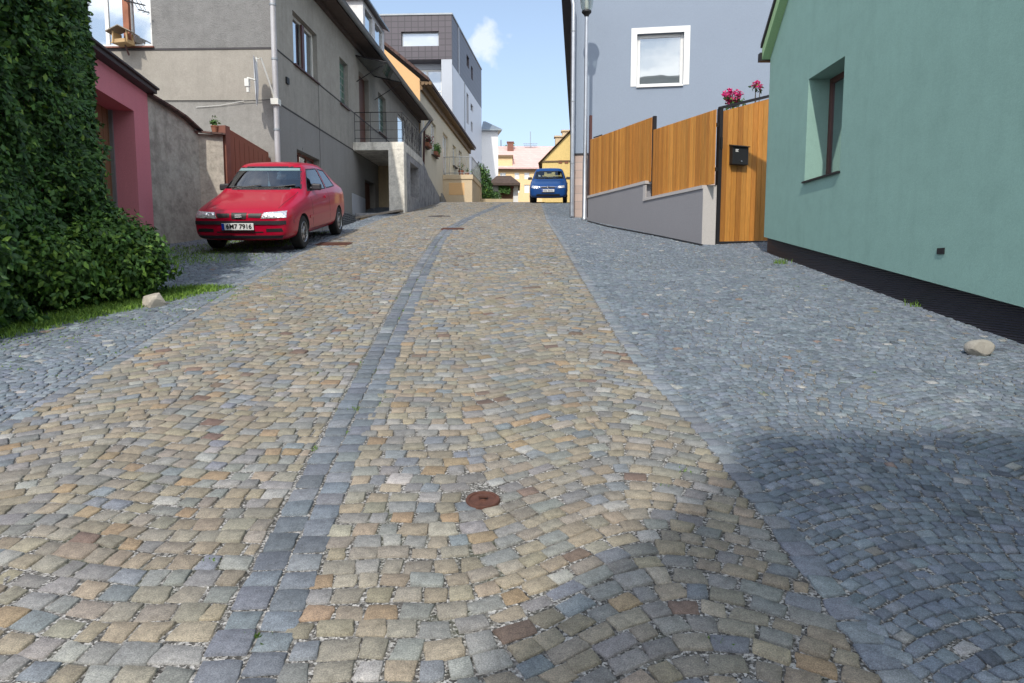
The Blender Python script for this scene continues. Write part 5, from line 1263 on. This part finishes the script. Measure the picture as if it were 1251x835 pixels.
    # wheels
    for x in wheels:
        for s in (-1, 1):
            mb = MB(); prof = [(wr*.62, -.09), (wr*.90, -.092), (wr*.985, -.075), (wr, -.04), (wr, .04), (wr*.985, .075), (wr*.90, .092), (wr*.62, .088), (wr*.6, .05)]
            c = Vector((x, s*(W-.105), wr)); mb.lathe(prof, c, (0, s, 0), 40); w = mb.build('wheel', M['tyre'], T, local=True, smooth=True)
            mb = MB(); mb.lathe([(wr*.64, .085), (wr*.60, .092), (wr*.56, .07), (wr*.20, .082), (wr*.17, .098), (.001, .10)], c, (0, s, 0), 32); r_ = mb.build('rim', M['alloy'], w, local=True, smooth=True)
            mb = MB(); axy = Vector((0, s, 0)); nh = 6
            for k in range(nh):
                a = 2*PI*k/nh+.3; u_ = Vector((math.cos(a), 0, math.sin(a))); v_ = axy.cross(u_); p0 = c+axy*.0795
                mb.prism([p0+u_*wr*.36-v_*wr*.075, p0+u_*wr*.36+v_*wr*.075, p0+u_*wr*.53+v_*wr*.14, p0+u_*wr*.53-v_*wr*.14], axy*.004 if False else axy*.006)
            for k in range(2):
                a = .78+k*PI/2; u_ = Vector((math.cos(a), 0, math.sin(a))); v_ = axy.cross(u_); mb.prism([c+axy*.1+u_*wr*.22*q+v_*.012*q2 for q, q2 in ((-1, -1), (1, -1), (1, 1), (-1, 1))], axy*.006)
            mb.build('rim_opening', M['black'], r_, local=True)
    # mirrors, handles, seams
    mxx, mz = WS[0][1], 0
    for s in (-1, 1):
        h, _ = cast((x0+.48, s*3, zc1+.10), (0, -s, 0)); mb = MB()
        mb.obox(h+Vector((-.05, s*.03, -.055)), (.085, 0, 0), (0, s*.17, -.01), (.02, 0, .115)); mb.obox(h+Vector((0, -s*.03, -.05)), (.06, 0, 0), (0, s*.10, 0), (0, 0, .05))
        mb.build('wing_mirror', M['trimblk'], T, local=True, bevel=.034)
        xh = SW[0][1][0]-.16; patch([(xh-.09, .80), (xh+.09, .80), (xh+.09, .845), (xh-.09, .845)], 's%d' % s, .016, 4, 2, 'door_handle', pm if style == 'red' else M['trimblk'], skirt=.02)
        xd0, xd1 = x0+.22, SW[0][1][0]+.05
        mb = MB()
        for (a, b) in (((xd0, .30), (xd0, .86)), ((xd0, .30), (xd1, .30)), ((xd1, .30), (xd1+.0, .93))):
            dx, dz = b[0]-a[0], b[1]-a[1]; l = math.hypot(dx, dz); nx_, nz_ = -dz/l*.004, dx/l*.004
            q = patch([(a[0]-nx_, a[1]-nz_), (b[0]-nx_, b[1]-nz_), (b[0]+nx_, b[1]+nz_), (a[0]+nx_, a[1]+nz_)], 's%d' % s, .0015, 10, 1, build=False, skirt=.003); mb.add(q.v, q.f)
        mb.build('door_seam', M['ink'], T, local=True)
        patch([(wheels[0]+.36, .50), (wheels[1]-.36, .50), (wheels[1]-.36, .545), (wheels[0]+.36, .545)], 's%d' % s, .010, 14, 2, 'side_moulding', M['trimblk'] if style != 'red' else pm)
    mb = MB()
    for s in (-1, 1):
        q = patch([(.20, s*.60), (x0-.04, s*.665), (x0-.04, s*.658), (.20, s*.593)], 't', .0015, 12, 1, build=False, skirt=.003); mb.add(q.v, q.f)
    mb.build('bonnet_seam', M['ink'], T, local=True)
    for s in (-1, 1):
        mb = MB(); p0, _ = cast((x0-.02, s*.30+.12, 3), (0, 0, -1)); p1 = Vector((x0+.10, s*.30-.28, 0)); h, _ = cast((-2, p1.y, WS[0][1]+.06), (1, 0, 0)); mb.tube([p0+Vector((0, 0, .02)), h+Vector((-.015, 0, .005))], .009, 5); mb.build('wiper', M['black'], T, local=True)
    # front
    if style == 'red':
        for s in (-1, 1): patch([(s*.36, .575), (s*.745, .585), (s*.735, .690), (s*.40, .668)], 'f', .008, 10, 5, 'headlight', M['headlamp'])
        for s in (-1, 1): patch([(s*.155, .590), (s*.345, .583), (s*.375, .655), (s*.155, .652)], 'f', .006, 6, 3, 'grille', M['black'])
        gr_ = patch([(-.115, .565), (.115, .565), (.125, .665), (-.125, .665)], 'f', .009, 6, 4, 'grille', M['black'])
        p0, _ = cast((-2, 0, .615), (1, 0, 0)); RM = Matrix(((0, 0, -1, p0.x-.018), (-1, 0, 0, 0), (0, 1, 0, .615), (0, 0, 0, 1)))
        mb = MB()
        S1 = [(-.052, .012), (.052, .012), (.052, .026), (-.034, .026), (-.034, .034), (.052, .034), (.036, .046), (-.052, .046)]
        def pl2(pts, dx=0): 
            mb.prism([(p0.x-.016, -y, z+.59) for y, z in pts], (-.006, 0, 0))
        mb.cc = None
        for (a, b, c, d) in ((-.055, .055, .040, .052), (-.055, -.035, .022, .052), (-.055, .055, .020, .032), (.035, .055, .0, .032), (-.055, .055, 0, .012)): mb.obox((p0.x-.024, -a, .59+c), (-.012, 0, 0), (0, -(b-a), 0), (0, 0, d-c))
        mb.build('emblem', M['dish'], gr_, local=True)
        patch([(-.80, .475), (.80, .475), (.80, .535), (-.80, .535)], 'f', .014, 26, 3, 'bumper_strip', M['trimblk'])
        for s in (-1, 1): patch([(s*.43, .355), (s*.70, .36), (s*.68, .415), (s*.43, .41)], 'f', .005, 8, 3, 'air_intake', M['black'])
        patch([(-.38, .345), (.38, .345), (.38, .362), (-.38, .362)], 'f', .005, 12, 1, 'air_intake', M['black'])
        patch([(-.66, .245), (.66, .245), (.70, .30), (-.70, .30)], 'f', .020, 26, 3, 'chin_spoiler', M['trimblk'])
        ph = .445; ptxt = '6M7 7916'; py = .02
    else:
        for s in (-1, 1): patch([(s*.40, .585), (s*.70, .62), (s*.66, .715), (s*.42, .69)], 'f', .008, 10, 5, 'headlight', M['headlamp'])
        gr_ = patch([(-.30, .60), (.30, .60), (.26, .655), (-.26, .655)], 'f', .006, 8, 3, 'grille', M['black'])
        p0, _ = cast((-2, 0, .64), (1, 0, 0)); mb = MB(); mb.tube([p0+Vector((-.02, math.cos(k*PI/10)*.055, math.sin(k*PI/10)*.055)) for k in range(21)], .009, 5, cap=False); mb.tube([p0+Vector((-.022, -.06, .012)), p0+Vector((-.022, .06, -.012))], .008, 4); mb.build('emblem', M['chrome'], gr_, local=True)
        patch([(-.50, .275), (.50, .275), (.48, .36), (-.48, .36)], 'f', .006, 14, 3, 'air_intake', M['black'])
        ph = .50; ptxt = None; py = .0
    p0, _ = cast((-2, py, ph), (1, 0, 0)); xp = p0.x-.030
    mb = MB(); mb.obox((xp, py-.26, ph-.055), (.012, 0, 0), (0, .52, 0), (0, 0, .11)); pl = mb.build('number_plate', M['plate'], T, local=True, bevel=.003)
    mb = MB(); mb.obox((xp-.003, py+.215, ph-.05), (.002, 0, 0), (0, .043, 0), (0, 0, .1)); mb.build('plate_band', M['eu'], pl, local=True)
    mb = MB(); mb.obox((xp-.004, py-.265, ph-.068), (.02, 0, 0), (0, .53, 0), (0, 0, .012)); mb.build('plate_holder', M['black'], pl, local=True)
    if ptxt:
        mt = Matrix(((0, 0, -1, xp-.004), (-1, 0, 0, py-.022), (0, 1, 0, ph), (0, 0, 0, 1))); textmesh(ptxt, .103, M['ink'], 'plate_lettering', pl, mt, .0022)
        h1 = [(-.555, 1.315), (.555, 1.315), (.54, 1.36), (-.54, 1.36)]; patch(h1, 'f', .001, 12, 3, 'sun_strip', M['strip'], skirt=.001)
        mb = MB(); h, _ = cast((-2, -.0, 1.24), (1, 0, 0)); mb.tube([h+Vector((.09, .0, .05)), h+Vector((.10, 0, -.10))], .004, 4); mb.prism([h+Vector((.10, -.025, -.2)), h+Vector((.10, .025, -.2)), h+Vector((.10, 0, -.09))], (.004, 0, 0)); mb.build('air_freshener', M['white'], T, local=True)
        h, _ = cast((x1+.2, -.45, 3), (0, 0, -1)); mb = MB(); mb.tube([h+Vector((0, .9, -.01)), h+Vector((-.08, 1.1, .30))] if False else [h, h+Vector((.25, 0, .28))], .004, 4); mb.build('aerial', M['black'], T, local=True)
    else:
        mb = MB()
        for k, w_ in enumerate((.03, .035, .03, .03, .035, .03, .03)): mb.obox((xp-.004, py+.16-k*.055-(.03 if k > 2 else 0), ph-.032), (.002, 0, 0), (0, w_, 0), (0, 0, .064 if k % 2 else .05))
        mb.build('plate_lettering', M['zinc'], pl, local=True)
    for s in (-1, 1): patch([(s*.56, .62), (s*.74, .62), (s*.72, .90), (s*.58, .90)], 'r', .006, 6, 5, 'tail_light', M['taillamp'])
    # place: local +x -> backwards (uphill)
    fx = Vector((math.sin(yaw), math.cos(yaw), 0)); L0 = Vector(loc)
    pf = L0+fx*wheels[0]; pr = L0+fx*wheels[1]; zf_, zr = gzf(pf.x, pf.y), gzf(pr.x, pr.y)
    ex = (Vector((pr.x, pr.y, zr))-Vector((pf.x, pf.y, zf_))).normalized(); ey = Vector((-fx.y, fx.x, 0)).normalized(); ez = ex.cross(ey)
    o = Vector((pf.x, pf.y, zf_))-ex*wheels[0]
    Mx = Matrix((ex, ey, ez)).transposed().to_4x4(); Mx.translation = o+ez*.006
    mid = Vector(((wheels[0]+wheels[1])/2, 0, 0))
    for k in kids(T): k.location = -mid
    T.matrix_world = Mx @ Matrix.Translation(mid); return T
RS = [(0.0, .64, .30, .56, .56, .60, .35, .615, .62), (.05, .75, .22, .62, .64, .66, .42, .672, .68), (.22, .80, .19, .70, .68, .735, .45, .755, .765), (.60, .82, .19, .785, .69, .825, .45, .852, .862),
      (.95, .825, .19, .85, .70, .895, .45, .925, .935), (1.08, .827, .19, .875, .69, .945, .47, .97, .98), (1.16, .83, .19, .885, .685, .99, .47, 1.02, 1.03), (1.70, .83, .19, .90, .605, 1.335, .50, 1.385, 1.40), (1.85, .83, .19, .905, .60, 1.355, .50, 1.408, 1.422),
      (2.3, .83, .19, .92, .60, 1.365, .49, 1.415, 1.43), (2.80, .83, .19, .935, .59, 1.345, .48, 1.395, 1.41), (3.10, .825, .20, .95, .58, 1.30, .47, 1.35, 1.365), (3.62, .80, .22, .96, .62, 1.06, .50, 1.09, 1.10), (3.80, .79, .24, .94, .62, .985, .48, 1.0, 1.01), (3.95, .74, .30, .86, .60, .89, .4, .90, .905), (3.98, .70, .34, .80, .55, .81, .35, .815, .82)]
WSr = [(-.665, 1.01), (.665, 1.01), (.545, 1.375), (-.545, 1.375)]; RWr = [(-.56, 1.12), (.56, 1.12), (.46, 1.34), (-.46, 1.34)]
SWr = [[(1.40, .975), (2.50, .985), (2.48, 1.335), (1.84, 1.325)], [(2.59, .99), (3.24, 1.01), (3.02, 1.29), (2.57, 1.33)]]
qf = G(367.5, 305)
yaw_r = math.radians(.3)
RS = [tuple([q[0]*1.03, q[1], q[2]]+[q[3], q[4], q[5]+(.05*max(0, (q[5]-.7))/.7), q[6], q[7]+(.05*max(0, (q[7]-.7))/.7), q[8]+(.05*max(0, (q[8]-.7))/.7)]) for q in RS]
RW_ = (.81, 3.30)
fx = Vector((math.sin(yaw_r), math.cos(yaw_r), 0)); rt_ = Vector((fx.y, -fx.x, 0))
loc = Vector((qf.x, qf.y+.12, 0))-rt_*.76-fx*RW_[0]
make_car('parked_car', 'bright red two-door hatchback parked in front of the grey courtyard wall', loc, yaw_r, RS, RW_, .285, M['red'], M['glassred'], WSr, RWr, SWr, (1.15, 1.83, 3.07, 3.52, .42, .93, 1.365, .70, .48))
BS = [tuple([s[0]*.908, s[1]*.97]+list(s[2:])) for s in RS]
BS[0] = (0.0, .60, .30, .58, .52, .62, .35, .64, .65); BS[1] = (.06, .73, .22, .64, .60, .69, .42, .71, .72)
for i in (2, 3): BS[i] = BS[i][:3]+(BS[i][3]+.01, BS[i][4], BS[i][5]+.015, BS[i][6], BS[i][7]+.015, BS[i][8]+.015)
WSb = [(-.625, 1.0), (.625, 1.0), (.53, 1.32), (-.53, 1.32)]
SWb = [[(x*.908, z-.035*(z-.9)/.4) for x, z in q] for q in SWr]
pb = G(694, 247, 28); D_ = 30.0
bl = P(669.5, 248, 29.4)
make_car('parked_car', 'small blue three-door hatchback parked at the crest of the street', Vector((bl.x, 29.4, 0)), math.radians(4.5), BS, (.72, 3.16), .275, M['bluep'], M['glassblue'], WSb, RWr, SWb, (1.06, 1.67, 2.79, 3.2, .42, .93, 1.32, .68, .475), style='blue')
# ================================================================== UNSEEN HOUSE BEHIND THE CAMERA (its roof is shaped to shade the near right corner)
SUN_EL, SUN_AZ = math.radians(46), math.radians(13)     # light travels towards +Y and slightly +X
H9 = thing('house', 'unseen house behind the camera, its roof shaped to cast the near right shade', 'house', (4, -9, -2))
x0, x1, y0, y1 = -1.8, 12.0, -13.5, -5.5; ze = 6.2; zr = 13.3
mb = MB()
for (a, b) in (((x0, y1), (x1, y1)), ((x1, y1), (x1, y0)), ((x1, y0), (x0, y0)), ((x0, y0), (x0, y1))): mb.quad((a[0], a[1], -3), (b[0], b[1], -3), (b[0], b[1], ze), (a[0], a[1], ze))
mb.build('wall', M['beige'], H9)
e = .2; ym = (y0+y1)/2; mb = MB()
mb.add([(x0-e, y1+e, ze-.1), (x1+e, y1+e, ze-.1), (x1+e, y0-e, ze-.1), (x0-e, y0-e, ze-.1), (x0+.1, ym, zr), (x1-3, ym, zr)], [(0, 1, 5, 4), (1, 2, 5), (2, 3, 4, 5), (3, 0, 4), (0, 3, 2, 1)])
mb.build('roof', M['rooftile'], H9)
# ================================================================== CAMERA, SUN, SKY
cd = bpy.data.cameras.new('camera'); cam = bpy.data.objects.new('camera', cd); COL.objects.link(cam); S.camera = cam
cd.sensor_width = 36; cd.lens = FPX/1251*36; cam.rotation_euler = (math.radians(90)-PITCH, 0, 0); cd.clip_start = .05; cd.clip_end = 3000
cam.location = (0, 0, 0)
sd = bpy.data.lights.new('sun', 'SUN'); sd.energy = 2.7; sd.angle = math.radians(.9); sd.color = (1, .94, .84)
so = bpy.data.objects.new('sun', sd); COL.objects.link(so)
ld = Vector((math.sin(SUN_AZ)*math.cos(SUN_EL), math.cos(SUN_AZ)*math.cos(SUN_EL), -math.sin(SUN_EL)))
so.rotation_euler = ld.to_track_quat('-Z', 'Y').to_euler()
W = bpy.data.worlds.new('World'); S.world = W; W.use_nodes = True; nt = W.node_tree; bgn = nt.nodes['Background']
sky = nt.nodes.new('ShaderNodeTexSky'); sky.sky_type = 'NISHITA'; sky.sun_disc = False; sky.sun_elevation = SUN_EL
sv = -ld; sky.sun_rotation = math.atan2(sv.x, sv.y); sky.air_density = 1.0; sky.dust_density = .6; sky.ozone_density = 1.5; sky.altitude = 300
tc = nt.nodes.new('ShaderNodeTexCoord'); sp = nt.nodes.new('ShaderNodeSeparateXYZ'); nt.links.new(tc.outputs['Generated'], sp.inputs[0])
def wm(op, a, b=0, c=None):
    n = nt.nodes.new('ShaderNodeMath'); n.operation = op
    for i, x in enumerate((a, b) if c is None else (a, b, c)):
        if hasattr(x, 'links'): nt.links.new(x, n.inputs[i])
        else: n.inputs[i].default_value = x
    return n.outputs[0]
# plane-projected cumulus field: denser behind the camera (-Y), a few wisps up the street
zc_ = wm('MAXIMUM', wm('ADD', sp.outputs[2], .12), .05)
cb = nt.nodes.new('ShaderNodeCombineXYZ'); nt.links.new(wm('DIVIDE', sp.outputs[0], zc_), cb.inputs[0]); nt.links.new(wm('DIVIDE', sp.outputs[1], zc_), cb.inputs[1])
no = nt.nodes.new('ShaderNodeTexNoise'); no.inputs['Scale'].default_value = 1.15; no.inputs['Detail'].default_value = 7; no.inputs['Roughness'].default_value = .58; nt.links.new(cb.outputs[0], no.inputs['Vector'])
bias = wm('MULTIPLY', sp.outputs[1], -.11)
cv = wm('ADD', no.outputs['Fac'], bias)
mr = nt.nodes.new('ShaderNodeMapRange'); mr.inputs[1].default_value = .50; mr.inputs[2].default_value = .64; nt.links.new(cv, mr.inputs[0]); mr.clamp = True
# one small cloud beside the modern block
rx, rz = ray(588, 50); cdv = Vector((rx, 1, rz)).normalized()
def spot(v, rad, amp):
    d = nt.nodes.new('ShaderNodeVectorMath'); d.operation = 'DISTANCE'; nz_ = nt.nodes.new('ShaderNodeVectorMath'); nz_.operation = 'NORMALIZE'; nt.links.new(tc.outputs['Generated'], nz_.inputs[0]); nt.links.new(nz_.outputs[0], d.inputs[0]); d.inputs[1].default_value = v
    n2 = nt.nodes.new('ShaderNodeTexNoise'); n2.inputs['Scale'].default_value = 22; n2.inputs['Detail'].default_value = 6; nt.links.new(tc.outputs['Generated'], n2.inputs['Vector'])
    f = wm('SUBTRACT', 1, wm('DIVIDE', d.outputs['Value'], rad)); f = wm('ADD', f, wm('MULTIPLY', wm('SUBTRACT', n2.outputs['Fac'], .5), 4.0)); m = nt.nodes.new('ShaderNodeMapRange'); m.inputs[1].default_value = .25; m.inputs[2].default_value = .9; m.inputs[4].default_value = amp; nt.links.new(f, m.inputs[0]); return m.outputs[0]
cl = wm('MAXIMUM', mr.outputs[0], spot(cdv, .040, .5))
# thin milky veil toward the horizon
hz = wm('POWER', wm('SUBTRACT', 1, wm('MINIMUM', wm('MAXIMUM', sp.outputs[2], 0), 1)), 3.5)
veil = wm('ADD', wm('MULTIPLY', hz, .85), .16)
mx = nt.nodes.new('ShaderNodeMix'); mx.data_type = 'RGBA'; nt.links.new(wm('MINIMUM', veil, 1), mx.inputs[0]); nt.links.new(sky.outputs[0], mx.inputs[6]); mx.inputs[7].default_value = (4.2, 5.3, 6.7, 1)
cr = nt.nodes.new('ShaderNodeMapRange'); cr.inputs[1].default_value = .5; cr.inputs[2].default_value = -.3; cr.inputs[3].default_value = 6.6; cr.inputs[4].default_value = 13; nt.links.new(sp.outputs[1], cr.inputs[0])
cx_ = nt.nodes.new('ShaderNodeCombineXYZ')
for k_, q_ in enumerate((1, 1.01, 1.03)): nt.links.new(wm('MULTIPLY', cr.outputs[0], q_), cx_.inputs[k_])
cc_ = cx_.outputs[0]
m2 = nt.nodes.new('ShaderNodeMix'); m2.data_type = 'RGBA'; nt.links.new(cl, m2.inputs[0]); nt.links.new(mx.outputs[2], m2.inputs[6]); nt.links.new(cc_, m2.inputs[7])
nt.links.new(m2.outputs[2], bgn.inputs['Color']); bgn.inputs['Strength'].default_value = .145
S.view_settings.view_transform = 'Standard'; S.view_settings.look = 'None'; S.view_settings.exposure = .32; S.view_settings.gamma = 1
S.cycles.max_bounces = 6; S.cycles.transparent_max_bounces = 10; S.cycles.caustics_reflective = False; S.cycles.caustics_refractive = False
S.cycles.use_denoising = True
print('all done', len(bpy.data.objects))
